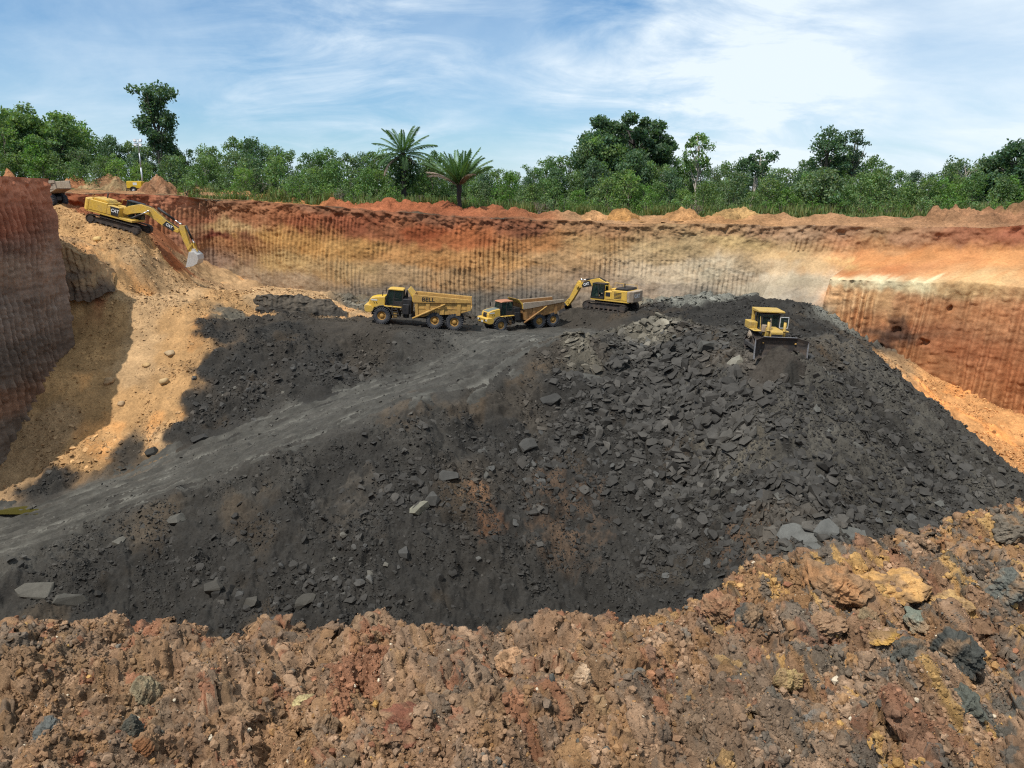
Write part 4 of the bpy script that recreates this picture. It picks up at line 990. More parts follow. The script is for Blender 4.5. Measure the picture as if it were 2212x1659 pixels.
def make_bucket(T, pivot, ang, mat, sc=1.0, width=1.75):
    """bucket hanging from pivot; ang turns it in the side view (0 = mouth towards -x, teeth down)"""
    prof = [(-0.22, 0.18), (0.30, 0.30), (0.78, 0.05), (0.98, -0.45), (0.86, -0.98), (0.45, -1.38), (-0.10, -1.62), (-0.38, -1.70)]
    P = [(pivot[0] + rot2((x * sc, z * sc), ang)[0], pivot[1] + rot2((x * sc, z * sc), ang)[1]) for x, z in prof]
    inn = [(pivot[0] + rot2((x * sc, z * sc), ang)[0], pivot[1] + rot2((x * sc, z * sc), ang)[1]) for x, z in [(-0.20, 0.12), (0.27, 0.22), (0.72, 0.0), (0.90, -0.46), (0.79, -0.94), (0.41, -1.32), (-0.12, -1.56), (-0.38, -1.66)]]
    h = width / 2
    b = MB()
    b.prism(P + inn[::-1], -h, h)
    for s in (-1, 1): b.prism(P, s * h - 0.03, s * h + 0.03)
    for s in (-1, 1): b.prism([(pivot[0] + rot2((x * sc, z * sc), ang)[0], pivot[1] + rot2((x * sc, z * sc), ang)[1]) for x, z in [(-0.2, 0.1), (-0.05, 0.55), (0.2, 0.62), (0.55, 0.2)]], s * 0.35 - 0.05, s * 0.35 + 0.05)
    o = b.build('bucket', mat, T, 0.015)
    for i in range(5):
        y = -h + 0.12 + i * (width - 0.24) / 4
        q = [(pivot[0] + rot2((x * sc, z * sc), ang)[0], pivot[1] + rot2((x * sc, z * sc), ang)[1]) for x, z in [(-0.28, -1.60), (-0.36, -1.74), (-0.72, -1.80)]]
        MB().prism(q, y - 0.07, y + 0.07).build('tooth', M['tracksteel'], o, 0)
    return o
def make_excavator(label, boom_cl, boom_w, stick_cl, stick_w, bucket_piv, bucket_ang, bucket_mat, cw_mat='yellow', boomcyl=None, stickcyl=None, bucketcyl=None, tl=6.0, letters=True, side_panel=True, group=None, dark_top=False, slew=0.0, bsc=1.0):
    T = empty('excavator', label, 'excavator', group)
    hl = tl / 2 - 0.48
    for s in (-1, 1):
        bt = make_belt('track', [(-hl, 0.52, 0.47), (hl, 0.52, 0.47)], s * 1.55, 0.72, T, 0.21)
        f = MB().prism([(-hl, 0.30), (-hl, 0.72), (-1.2, 0.86), (1.2, 0.86), (hl, 0.72), (hl, 0.30)], s * 1.55 - 0.20, s * 1.55 + 0.20)
        for x in (-hl, hl): f.cyl((x, s * 1.55 - 0.3, 0.52), (x, s * 1.55 + 0.3, 0.52), 0.40, n=18)
        for i in range(7): f.cyl((-hl + 0.55 + i * (2 * hl - 1.1) / 6, s * 1.55 - 0.32, 0.18), (-hl + 0.55 + i * (2 * hl - 1.1) / 6, s * 1.55 + 0.32, 0.18), 0.13, n=10)
        for x in (-1.0, 1.0): f.cyl((x, s * 1.55 - 0.3, 0.93), (x, s * 1.55 + 0.3, 0.93), 0.09, n=10)
        f.build('track_frame', M['tracksteel'], bt, 0)
    MB().prism_x([(-1.5, 0.55), (-1.5, 0.75), (-0.8, 1.05), (0.8, 1.05), (1.5, 0.75), (1.5, 0.55)], -0.9, 0.9).cyl((0, 0, 0.95), (0, 0, 1.24), 0.85, n=24).build('undercarriage', M['dark'], T, 0.02)
    U = T
    zb = 1.24
    # house frame and engine housing
    MB().span(-3.3, 2.05, -1.62, 1.62, zb, zb + 0.24).build('house_frame', M['yellow'], U, 0.02)
    hs = MB().span(-3.05, -0.95, -1.66, 1.66, zb + 0.24, zb + 1.42).span(-0.95, 0.45, -1.66, -0.62, zb + 0.24, zb + 1.28).span(-0.95, 0.05, 0.62, 1.66, zb + 0.24, zb + 1.22)
    ho = hs.build('engine_housing', M['yellow'], U, 0.04)
    MB().prism([(-2.95, zb + 1.42), (-2.85, zb + 1.70), (-1.35, zb + 1.70), (-1.1, zb + 1.42)], -1.25, 1.25).build('hood', M['black'] if dark_top else M['yellow'], ho, 0.05)
    MB().cyl((-2.2, 0.7, zb + 1.6), (-2.2, 0.7, zb + 2.25), 0.09, n=10).build('exhaust_pipe', M['dark'], ho, 0)
    if side_panel:
        MB().prism([(-0.42, zb + 0.28), (-0.62, zb + 1.24), (0.42, zb + 1.24), (0.42, zb + 0.28)], -1.675, -1.655).build('side_panel', M['black'], ho, 0)
        lettering('CAT', 0.50, M['white'], ho, (-0.02, -1.685, zb + 0.80), (math.pi / 2, 0, 0), 0.9, 0.02)
    v = MB()
    for i in range(5): v.span(-2.3, -1.3, 1.655, 1.68, zb + 0.45 + i * 0.16, zb + 0.53 + i * 0.16)
    v.span(-0.75, -0.1, 1.655, 1.68, zb + 0.6, zb + 1.1)
    v.build('vent', M['black'], ho, 0)
    rl = MB()
    for x0, x1, y in ((-0.9, 0.4, -1.6), (-0.9, 0.0, 1.6), (-2.9, -1.0, -1.3)):
        zt = zb + 1.35
        rl.tube([(x0, y, zt), (x0, y, zt + 0.55), (x1, y, zt + 0.55), (x1, y, zt)], 0.022, 6)
    rl.build('handrail', M['yellow'], ho, 0)
    pts = [(-1.66, -3.05), (-1.66, -3.35), (-1.2, -3.72), (0, -3.85), (1.2, -3.72), (1.66, -3.35), (1.66, -3.05)]
    cw = MB(); n = len(pts)
    vs = [(x, y, zb + 0.08) for y, x in pts] + [(x, y, zb + 1.42) for y, x in pts]
    cw.add(vs, [list(range(n)), list(range(2 * n - 1, n - 1, -1))] + [(i, (i + 1) % n, (i + 1) % n + n, i + n) for i in range(n)])
    cwo = cw.build('counterweight', M[cw_mat], U, 0.06)
    if letters: lettering('CAT', 0.62, M['white'], cwo, (-3.80, 0.42, zb + 0.82), (math.pi / 2, 0, -math.pi / 2 - 0.11), 0.95, 0.03)
    # cab at the left front
    c = MB()
    x0, x1, y0, y1, z0, z1 = 0.15, 2.0, 0.66, 1.64, zb + 0.24, zb + 2.0
    for x, y, xt in ((x1, y0, x1 - 0.28), (x1, y1, x1 - 0.28), (x0 + 0.75, y1, x0 + 0.75), (x0, y0, x0), (x0, y1, x0)):
        c.hex8([(x - 0.05, y - 0.05, z0), (x + 0.05, y - 0.05, z0), (x + 0.05, y + 0.05, z0), (x - 0.05, y + 0.05, z0), (xt - 0.05, y - 0.05, z1), (xt + 0.05, y - 0.05, z1), (xt + 0.05, y + 0.05, z1), (xt - 0.05, y + 0.05, z1)])
    c.span(x0 - 0.05, x1 + 0.03, y0 - 0.05, y1 + 0.05, z0, z0 + 0.12).span(x0 - 0.06, x1 - 0.2, y0 - 0.06, y1 + 0.06, z1 - 0.02, z1 + 0.10).span(x0, x0 + 0.06, y0, y1, z0, z0 + 0.95)
    c.span(x0 + 0.2, x0 + 0.75, 0.9, 1.4, z0 + 0.1, z0 + 0.5).span(x0 + 0.18, x0 + 0.32, 0.9, 1.4, z0 + 0.5, z0 + 1.15)
    cab = c.build('cab', M['black'], U, 0.01)
    MB().hex8([(x1, y0, z0 + 0.15), (x1, y1, z0 + 0.15), (x1 - 0.28, y1, z1 - 0.04), (x1 - 0.28, y0, z1 - 0.04), (x1 - 0.02, y0, z0 + 0.15), (x1 - 0.02, y1, z0 + 0.15), (x1 - 0.30, y1, z1 - 0.04), (x1 - 0.30, y0, z1 - 0.04)]).build('windscreen', M['glass'], cab, 0)
    MB().prism([(x1 - 0.06, z0 + 0.15), (x1 - 0.32, z1 - 0.05), (x0 + 0.8, z1 - 0.05), (x0 + 0.8, z0 + 0.15)], y1 - 0.01, y1 + 0.01).build('door', M['glass'], cab, 0)
    MB().prism([(x0 + 0.72, z0 + 0.75), (x0 + 0.72, z1 - 0.05), (x0 + 0.06, z1 - 0.05), (x0 + 0.06, z0 + 0.75)], y1 - 0.01, y1 + 0.01).prism([(x1 - 0.08, z0 + 0.4), (x1 - 0.32, z1 - 0.05), (x0 + 0.06, z1 - 0.05), (x0 + 0.06, z0 + 0.7)], y0 - 0.01, y0 + 0.01).build('window', M['glass'], cab, 0)
    # boom, stick, bucket
    bm_ = MB().prism(offset_chain(boom_cl, boom_w), -0.33, 0.33)
    pv = boom_cl[-1]
    for s in (-1, 1): bm_.cyl((pv[0], s * 0.30, pv[1]), (pv[0], s * 0.46, pv[1]), 0.2, n=12)
    bo = bm_.build('boom', M['yellow'], U, 0.025)
    if letters:
        i = len(boom_cl) - 2
        a = Vector(boom_cl[i]); b = Vector(boom_cl[i + 1]); m = a.lerp(b, 0.42); an = math.atan2(b.y - a.y, b.x - a.x)
        for s in (-1, 1):
            e1 = Vector((math.cos(an), math.sin(an))); e2 = Vector((-e1.y, e1.x)); hw = boom_w[i] * 0.82
            q = [m + e1 * dx + e2 * dz for dx, dz in ((-0.75, -hw), (-0.55, hw), (0.30, hw), (0.72, -hw * 0.1), (0.6, -hw))]
            MB().prism([tuple(p) for p in q], s * 0.335 - 0.006, s * 0.335 + 0.006).build('decal', M['black'], bo, 0)
            lettering('CAT', 0.42, M['white'], bo, (m.x, s * 0.348, m.y), (math.pi / 2, -an if s < 0 else an, 0 if s < 0 else math.pi), 1.0, 0.02)
    st = MB().prism(offset_chain(stick_cl, stick_w), -0.24, 0.24)
    so_ = st.build('stick', M['yellow'], U, 0.02)
    make_bucket(U, bucket_piv, bucket_ang, bucket_mat, bsc)
    hy = MB()
    for dy in (-0.18, 0.0, 0.18): hy.tube([(p[0], dy, p[1] + w * 1.0 + 0.04) for p, w in zip(boom_cl, boom_w)], 0.028, 6)
    hy.build('hose', M['black'], bo, 0)
    if boomcyl:
        for s in (-1, 1): make_cyl('boom_cylinder', boomcyl[0], boomcyl[1], s * 0.52, 0.13, U, boomcyl[2])
    if stickcyl: make_cyl('stick_cylinder', stickcyl[0], stickcyl[1], 0.0, 0.14, U, stickcyl[2])
    if bucketcyl:
        make_cyl('bucket_cylinder', bucketcyl[0], bucketcyl[1], 0.0, 0.12, U, bucketcyl[2])
        lk = MB()
        for s in (-1, 1):
            for a, b in bucketcyl[3]:
                d = Vector((b[0] - a[0], b[1] - a[1])); L = d.length; 
                lk.box(((a[0] + b[0]) / 2, s * 0.27, (a[1] + b[1]) / 2), (L + 0.14, 0.08, 0.16), (0, -math.atan2(d.y, d.x), 0))
        lk.build('bucket_link', M['yellow'], U, 0.01)
    return T

# ------------------------------------------------------------------ bulldozer (front towards +x)
def make_bulldozer(label):
    T = empty('bulldozer', label, 'bulldozer')
    for s in (-1, 1):
        circ = [(1.55, 0.48, 0.45), (-1.75, 0.48, 0.45), (-0.75, 1.42, 0.42)]
        t = make_belt('track', circ, s * 1.15, 0.62, T, 0.22)
        MB().prism([(1.5, 0.28), (1.5, 0.70), (-1.7, 0.70), (-1.7, 0.28)], s * 1.15 - 0.22, s * 1.15 + 0.22).prism([(-1.2, 0.7), (-0.95, 1.3), (-0.5, 1.3), (0.2, 0.7)], s * 1.15 - 0.15, s * 1.15 + 0.15).build('track_frame', M['tracksteel'], t, 0.02)
        MB().cyl((-0.75, s * 1.15, 1.42), (-0.75, s * 1.56, 1.42), 0.40, 0.36, 24).cyl((-0.75, s * 1.5, 1.42), (-0.75, s * 1.62, 1.42), 0.2, n=16).build('sprocket', M['dusty'], t, 0.02)
        for x in (1.55, -1.75): MB().cyl((x, s * 1.15 - 0.25, 0.48), (x, s * 1.15 + 0.25, 0.48), 0.38, n=20).build('idler_wheel', M['tracksteel'], t, 0)
        MB().box((1.05, s * 1.68, 0.62), (3.9, 0.20, 0.36), (0, rad(2), 0)).cyl((-0.85, s * 1.5, 0.66), (-0.85, s * 1.8, 0.66), 0.28, n=16).build('push_arm', M['dark'], T, 0.03)
        MB().box((1.95, s * 1.42, 1.05), (1.9, 0.13, 0.13), (0, rad(-18), 0)).build('tilt_brace', M['yellow_worn'], T, 0.02)
        MB().span(-2.1, 0.6, s * 1.25 - 0.36, s * 1.25 + 0.36, 1.92, 2.02).span(-2.1, -0.6, s * 1.25 - 0.36, s * 1.25 + 0.36, 2.0, 2.6).build('tank', M['yellow_dull'], T, 0.05)
        lc = MB().cyl((1.75, s * 0.72, 1.35), (1.68, s * 0.72, 3.05), 0.12, n=12).cyl((1.72, s * 0.72, 2.15), (1.71, s * 0.72, 2.28), 0.16, n=12).build('lift_cylinder', M['yellow_dull'], T, 0, True)
        MB().cyl((1.68, s * 0.72, 3.05), (1.68, s * 0.72, 3.14), 0.15, n=12).build('cap', M['black'], lc, 0)
    MB().span(-2.2, 1.6, -0.62, 0.62, 0.75, 1.5).build('chassis', M['dark'], T, 0.03)
    hd = MB().prism([(1.98, 1.25), (1.98, 2.12), (1.85, 2.25), (-0.2, 2.32), (-0.2, 1.4)], -0.56, 0.56).build('hood', M['yellow_dull'], T, 0.04)
    g = MB().span(1.97, 2.0, -0.50, 0.50, 1.28, 1.95)
    for y in (-0.17, 0.17): g.span(1.99, 2.02, y - 0.015, y + 0.015, 1.28, 1.95)
    g.build('grille', M['black'], hd, 0)
    MB().cyl((0.9, -0.30, 2.25), (0.9, -0.30, 3.15), 0.07, n=10).cyl((0.9, -0.30, 2.3), (0.9, -0.30, 2.75), 0.12, n=10).build('exhaust_stack', M['dusty'], hd, 0)
    MB().cyl((0.35, -0.62, 1.9), (0.35, -0.62, 2.5), 0.24, n=14).build('air_cleaner', M['dusty'], hd, 0.02)
    c = MB()
    for x, y in ((0.0, -0.78), (0.0, 0.78), (-0.75, -0.86), (-0.75, 0.86), (-1.45, -0.78), (-1.45, 0.78)): c.span(x - 0.045, x + 0.045, y - 0.045, y + 0.045, 2.0, 3.42)
    c.span(-1.5, 0.05, -0.86, 0.86, 1.9, 2.1).span(-1.5, 0.08, -0.88, 0.88, 3.38, 3.46).span(-1.0, -0.5, -0.3, 0.3, 2.1, 2.5).span(-1.05, -0.9, -0.3, 0.3, 2.5, 3.05)
    cab = c.build('cab', M['dark'], T, 0.01)
    MB().span(-0.01, 0.01, -0.74, 0.74, 2.3, 3.36).build('windscreen', M['glass'], cab, 0)
    for s in (-1, 1): MB().span(-1.42, -0.04, s * 0.80 - 0.01, s * 0.80 + 0.01, 2.15, 3.36).build('window', M['glass'], cab, 0)
    MB().box((0.25, 1.15, 2.75), (0.06, 0.75, 1.05)).build('door', M['glass'], cab, 0)
    ft = MB()
    for z0, z1 in ((2.24, 2.30), (3.20, 3.26)): ft.span(0.20, 0.29, 0.76, 1.54, z0, z1)
    for y in (0.76, 1.5): ft.span(0.20, 0.29, y, y + 0.05, 2.24, 3.26)
    ft.build('door_frame', M['white'], cab, 0)
    rp = MB()
    for s in (-1, 1): rp.span(-1.85, -1.55, s * 1.02 - 0.13, s * 1.02 + 0.13, 1.95, 3.52)
    rp.prism([(-1.95, 3.5), (-1.95, 3.78), (0.25, 3.72), (0.25, 3.58), (-1.5, 3.5)], -1.16, 1.16)
    rp.build('rollover_canopy', M['yellow_dull'], T, 0.03)
    MB().tube([(0.3, -1.45, 2.02), (0.15, -1.45, 2.9)], 0.03, 6).tube([(0.35, -0.95, 2.0), (0.05, -0.95, 3.2)], 0.035, 6).build('handrail', M['yellow_dull'], T, 0)
    # blade: shallow curve in side view, wings bent forward
    prof = [(2.95, 0.02), (2.78, 0.25), (2.68, 0.70), (2.68, 1.15), (2.76, 1.55), (2.92, 1.86)]
    secs = [(-2.28, 0.62), (-2.20, 0.55), (-1.45, 0.02), (1.45, 0.02), (2.20, 0.55), (2.28, 0.62)]
    vs = []; m = len(prof)
    for th in (0, -0.10):
        for y, dx in secs:
            for x, z in prof: vs.append((x + dx + th, y, z - (0.16 if abs(y) > 2 and z > 1.5 else 0)))
    fs = []
    ns = len(secs)
    for k in range(2):
        for i in range(ns - 1):
            for j in range(m - 1):
                a = k * ns * m + i * m + j; q = (a, a + 1, a + m + 1, a + m); fs.append(q if k == 0 else q[::-1])
    for i in range(ns - 1):
        for j in (0, m - 1):
            a = i * m + j; b = a + m; fs.append((a, b, b + ns * m, a + ns * m))
    for i in (0, ns - 1):
        for j in range(m - 1):
            a = i * m + j; fs.append((a, a + 1, a + 1 + ns * m, a + ns * m))
    bl = MB().add(vs, fs).build('blade', M['tracksteel'], T, 0)
    for s in (-1, 1): MB().prism([(3.30, 0.0), (3.58, 0.0), (3.52, 0.3), (3.45, 1.68), (3.36, 1.68), (3.30, 0.8)], s * 2.30 - 0.03, s * 2.30 + 0.03).build('end_bit', M['steel'], bl, 0)
    MB().box((2.92, 0, 1.88), (0.10, 2.9, 0.04)).build('top_edge', M['steel'], bl, 0)
    return T

# ------------------------------------------------------------------ lighting tower on its trailer
def make_light_tower(label):
    T = empty('lighting_tower', label, 'lighting tower')
    b = MB().prism([(-1.05, 0.55), (-1.05, 1.45), (-0.95, 1.55), (0.95, 1.55), (1.05, 1.45), (1.05, 0.55)], -0.62, 0.62).build('engine_housing', M['yellow_bright'], T, 0.04)
    MB().span(-0.15, 0.4, -0.63, -0.61, 1.0, 1.35).build('decal', M['white'], b, 0)
    MB().span(-1.2, 1.15, -0.55, 0.55, 0.42, 0.56).build('chassis', M['black'], T, 0.02)
    for s in (-1, 1):
        make_wheel('wheel', T, -0.1, s * 0.75, 0.34, 0.22, 0, s, rim='white', lug=18)
        f = MB(); pts = [(-0.1 + 0.45 * math.cos(rad(a)), 0.36 + 0.45 * math.sin(rad(a))) for a in range(0, 181, 30)]
        for (x0, z0), (x1, z1) in zip(pts[:-1], pts[1:]): f.box(((x0 + x1) / 2, s * 0.76, (z0 + z1) / 2), (math.hypot(x1 - x0, z1 - z0) + 0.03, 0.30, 0.035), (0, -math.atan2(z1 - z0, x1 - x0), 0))
        f.build('fender', M['black'], T, 0)
    MB().tube([(1.1, 0.4, 0.48), (2.1, 0.0, 0.48), (1.1, -0.4, 0.48)], 0.05, 8).tube([(2.0, 0, 0.48), (2.55, 0, 0.50)], 0.05, 8).cyl((1.75, 0, 0.0), (1.75, 0, 0.75), 0.04, n=8).build('drawbar', M['black'], T, 0)
    for x in (-1.1, 1.1): MB().cyl((x, -0.7, 0), (x, -0.7, 0.6), 0.035, n=8).cyl((x, 0.7, 0), (x, 0.7, 0.6), 0.035, n=8).build('jack', M['black'], T, 0)
    m = MB().cyl((0.95, 0.1, 1.0), (0.95, 0.1, 3.4), 0.11, n=10).cyl((0.95, 0.1, 3.4), (0.95, 0.1, 5.4), 0.085, n=10).cyl((0.95, 0.1, 5.4), (0.95, 0.1, 7.2), 0.065, n=10).build('mast', M['galv'], T, 0, True)
    MB().span(0.45, 1.45, 0.05, 0.15, 6.85, 6.93).span(0.91, 0.99, 0.05, 0.15, 6.4, 7.3).build('crossbar', M['galv'], m, 0)
    for x, z, r in ((0.55, 7.12, 0.2), (1.35, 7.12, -0.2), (0.6, 6.55, 0.25), (1.30, 6.50, -0.25)):
        l = MB().box((x, -0.02, z), (0.42, 0.22, 0.36), (rad(-20), 0, r)).build('floodlight', M['galv'], T, 0.03)
        MB().box((x, -0.15, z - 0.04), (0.34, 0.03, 0.28), (rad(-20), 0, r)).build('lens', M['white'], l, 0)
    return T

# ------------------------------------------------------------------ seated driver
def make_person(label, scale=1.0):
    J = [((0, 0, 0.0), .15), ((0.02, 0, 0.25), .15), ((0.03, 0, 0.48), .17), ((0.05, 0, 0.60), .07), ((0.06, 0, 0.70), .085), ((0.07, 0, 0.80), .10), ((0.07, 0, 0.88), .07),
         ((0.02, 0.20, 0.50), .075), ((0.14, 0.27, 0.26), .055), ((0.38, 0.20, 0.28), .042), ((0.47, 0.18, 0.30), .04),
         ((0.02, -0.20, 0.50), .075), ((0.14, -0.27, 0.26), .055), ((0.38, -0.20, 0.28), .042), ((0.47, -0.18, 0.30), .04),
         ((0.05, 0.10, -0.02), .10), ((0.45, 0.13, 0.02), .075), ((0.50, 0.13, -0.40), .055), ((0.62, 0.13, -0.44), .045),
         ((0.05, -0.10, -0.02), .10), ((0.45, -0.13, 0.02), .075), ((0.50, -0.13, -0.40), .055), ((0.62, -0.13, -0.44), .045)]
    E_ = [(0, 1), (1, 2), (2, 3), (3, 4), (4, 5), (5, 6), (2, 7), (7, 8), (8, 9), (9, 10), (2, 11), (11, 12), (12, 13), (13, 14), (0, 15), (15, 16), (16, 17), (17, 18), (0, 19), (19, 20), (20, 21), (21, 22)]
    me = bpy.data.meshes.new('person'); me.from_pydata([j[0] for j in J], E_, [])
    o = link(bpy.data.objects.new('person', me))
    sk = o.modifiers.new('skin', 'SKIN'); o.modifiers.new('sub', 'SUBSURF').render_levels = 1
    for i, j in enumerate(J): me.skin_vertices[0].data[i].radius = (j[1], j[1])
    me.skin_vertices[0].data[0].use_root = True
    me.materials.append(M['skin'])
    tag(o, label, 'person')
    MB().lathe([(0.02, -0.02), (0.20, 0.0), (0.20, 0.28), (0.22, 0.46), (0.16, 0.54), (0.09, 0.57)], 14).build('vest', M['hivis'], o, 0, True)
    v = o.children[0]; v.rotation_euler = (math.pi / 2, 0, 0)
    return o
# ------------------------------------------------------------------ vegetation
def leaf_quads(P, size, rng, droop=0.3, elong=1.7):
    """one small bent leaf clump (two triangles) at each point"""
    n = len(P)
    d = rng.normal(size=(n, 3)); d[:, 2] -= droop; d /= np.linalg.norm(d, axis=1)[:, None]
    u = rng.normal(size=(n, 3)); u[:, 2] *= 0.6; u -= (u * d).sum(1)[:, None] * d; u /= np.linalg.norm(u, axis=1)[:, None]
    w = np.cross(d, u); s = (size * rng.uniform(0.6, 1.35, n))[:, None]
    V = np.stack([P - d * s * 0.5 * elong, P + u * s * 0.5, P + d * s * 0.5 * elong, P - u * s * 0.5 + w * s * 0.15], 1).reshape(-1, 3)
    F = np.arange(n * 4).reshape(n, 4)
    return V, F
def tube_np(pts, radii, n=6):
    V = []; F = []
    for k, (p, r) in enumerate(zip(pts, radii)):
        q = Vector(pts[min(k + 1, len(pts) - 1)]) - Vector(pts[max(k - 1, 0)]); q.normalize()
        a = q.orthogonal().normalized(); b = q.cross(a)
        for i in range(n):
            t = 2 * math.pi * i / n; V.append(tuple(Vector(p) + a * (r * math.cos(t)) + b * (r * math.sin(t))))
    for k in range(len(pts) - 1):
        for i in range(n): F.append((k * n + i, k * n + (i + 1) % n, (k + 1) * n + (i + 1) % n, (k + 1) * n + i))
    return V, F
def make_tree_meshes(seed, H=10.0, W=6.0, base=0.35, nclump=22, leaves=110, lsize=0.30, style='round', mat='leaf', bark='bark', lean=0.0, crad=1.0, tr=0.16, core=0.0):
    """trunk mesh and crown mesh; base = share of the height that is bare trunk"""
    rng = np.random.default_rng(seed)
    tv, tf = [], []
    def addt(p, r, n=6):
        V, F = tube_np(p, r, n); b = len(tv); tv.extend(V); tf.extend([[i + b for i in f] for f in F])
    top = np.array([lean * H, rng.normal() * 0.03 * H, H * 0.86])
    k = 7
    tp = [np.array([lean * H * (i / k) ** 1.3 + rng.normal() * 0.012 * H * (i > 0), rng.normal() * 0.012 * H * (i > 0), top[2] * i / k - 0.4 * (i == 0)]) for i in range(k + 1)]
    addt(tp, [tr * (1.25 - 1.05 * i / k) for i in range(k + 1)], 8)
    cl = []
    for c in range(nclump):
        t = (c + rng.uniform()) / nclump
        h = base + (1 - base) * t
        if style == 'round': rw = math.sqrt(max(0.05, 1 - (2 * (t - 0.42)) ** 2 * 0.85))
        elif style == 'umbrella': rw = 0.35 + 0.75 * t if t < 0.85 else 0.8
        elif style == 'tall': rw = 0.65 + 0.35 * math.sin(t * 9 + seed)
        elif style == 'bush': rw = math.sqrt(max(0.05, 1 - t ** 2))
        else: rw = 0.5 + 0.6 * rng.uniform()
        a = c * 2.399 + rng.uniform(-0.6, 0.6); r = W * 0.5 * rw * rng.uniform(0.45, 1.0)
        ctr = np.array([lean * H * h + r * math.cos(a), r * math.sin(a), H * h - (0.25 * r if style == 'umbrella' else 0) + rng.normal() * 0.02 * H])
        cl.append((ctr, crad * rng.uniform(0.65, 1.25) * (W / 6)))
        if rng.uniform() < 0.75 and style != 'bush':
            hb = max(0.12, h - rng.uniform(0.12, 0.30)); i0 = min(k - 1, int(hb / 0.86 * k)); p0 = tp[i0]
            mid = (p0 + ctr) / 2 + np.array([0, 0, 0.05 * H]) + rng.normal(size=3) * 0.03 * H
            addt([p0, mid, ctr], [tr * 0.42, tr * 0.27, tr * 0.10], 5)
    if style == 'bush':
        for _ in range(4):
            a = rng.uniform(0, 6.28); e = np.array([math.cos(a) * W * 0.25, math.sin(a) * W * 0.25, H * 0.6]); addt([np.array([0, 0, -0.2]), e * 0.5, e], [0.05, 0.04, 0.02], 5)
    P = []; tone = []
    for ctr, r in cl:
        n = int(leaves * (r / crad) ** 1.5)
        d = rng.normal(size=(n, 3)); d /= np.linalg.norm(d, axis=1)[:, None]
        rr = r * rng.uniform(0.25, 1.0, n) ** 0.55
        q = ctr + d * rr[:, None] * np.array([1.15, 1.15, 0.78])
        # sub-clumps give ragged edges
        q = q + 0.16 * r * np.round(rng.normal(size=(n, 3)) * 1.2)
        P.append(q); tone.append(np.full(n, rng.uniform(0.75, 1.25)))
    P = np.vstack(P); tone = np.concatenate(tone)
    V, F = leaf_quads(P, lsize, rng)
    t4 = np.repeat(tone * rng.uniform(0.7, 1.3, len(P)), 4)
    hue = np.repeat(rng.uniform(-1, 1, len(P)), 4)
    cols = np.stack([t4 * (1 + 0.18 * hue), t4, t4 * (1 - 0.15 * hue)], 1)
    cm = np_mesh('crown', V, F, M[mat], cols, False)
    tm = np_mesh('trunk', np.array(tv), np.array(tf), M[bark], None, True)
    return tm, cm
def ground_at(x, y):
    """land above the pit, well behind the rim"""
    return float(z_plateau(np.array([x]), np.array([y]))[0])
def place_tree(meshes, x, y, sc, rz, label, group, name='tree', lean=(0, 0), cat='tree', z=None):
    tm, cm = meshes
    T = empty(name, label, cat, group)
    T.location = (x, y, (ground_at(x, y) if z is None else z)); T.rotation_euler = (lean[0], lean[1], rz); T.scale = sc if hasattr(sc, '__len__') else (sc, sc, sc)
    link(bpy.data.objects.new('trunk', tm), T); link(bpy.data.objects.new('crown', cm), T)
    return T
def make_frond(L, seed, droop=0.6, w=0.55, mat='palm'):
    """one feather frond along +x, bending down"""
    rng = np.random.default_rng(seed); n = 26
    t = np.linspace(0, 1, n); ang = 0.25 - droop * t ** 1.4 * 1.6
    x = np.concatenate([[0], np.cumsum(np.cos(ang[:-1]) * L / n)]); z = np.concatenate([[0], np.cumsum(np.sin(ang[:-1]) * L / n)])
    V = []; F = []
    for i in range(n):                                      # midrib
        r = 0.05 * (1 - 0.8 * t[i]); V += [(x[i], -r, z[i]), (x[i], r, z[i]), (x[i], 0, z[i] - r * 1.5)]
    for i in range(n - 1):
        a = i * 3
        for j in range(3): F.append((a + j, a + (j + 1) % 3, a + 3 + (j + 1) % 3, a + 3 + j))
    for i in range(3, n):
        for s in (-1, 1):
            for q in range(2):
                l = w * L * 0.34 * math.sin((0.14 + t[i] * 0.76) * 3.1) ** 0.6 * rng.uniform(0.85, 1.1)
                xx = x[i] - q * L / n * 0.5; sw = 0.55 + 0.2 * rng.uniform()
                b = len(V); wd = 0.075
                tip = (xx + l * sw * math.cos(ang[i]), s * l * 0.8, z[i] + l * sw * math.sin(ang[i]) - l * rng.uniform(0.25, 0.6))
                mx, my, mz = (xx + l * sw * 0.45, s * l * 0.45, z[i] + l * 0.45 * sw * math.sin(ang[i]) - l * 0.05)
                V += [(xx, 0, z[i]), (mx + wd, my, mz), tip, (mx - wd, my, mz)]; F.append((b, b + 1, b + 2, b + 3))
    V = np.array(V); cols = np.ones((len(V), 3)) * RNG.uniform(0.8, 1.2)
    return np_mesh('frond', V, np.array(F), M[mat], cols, False)
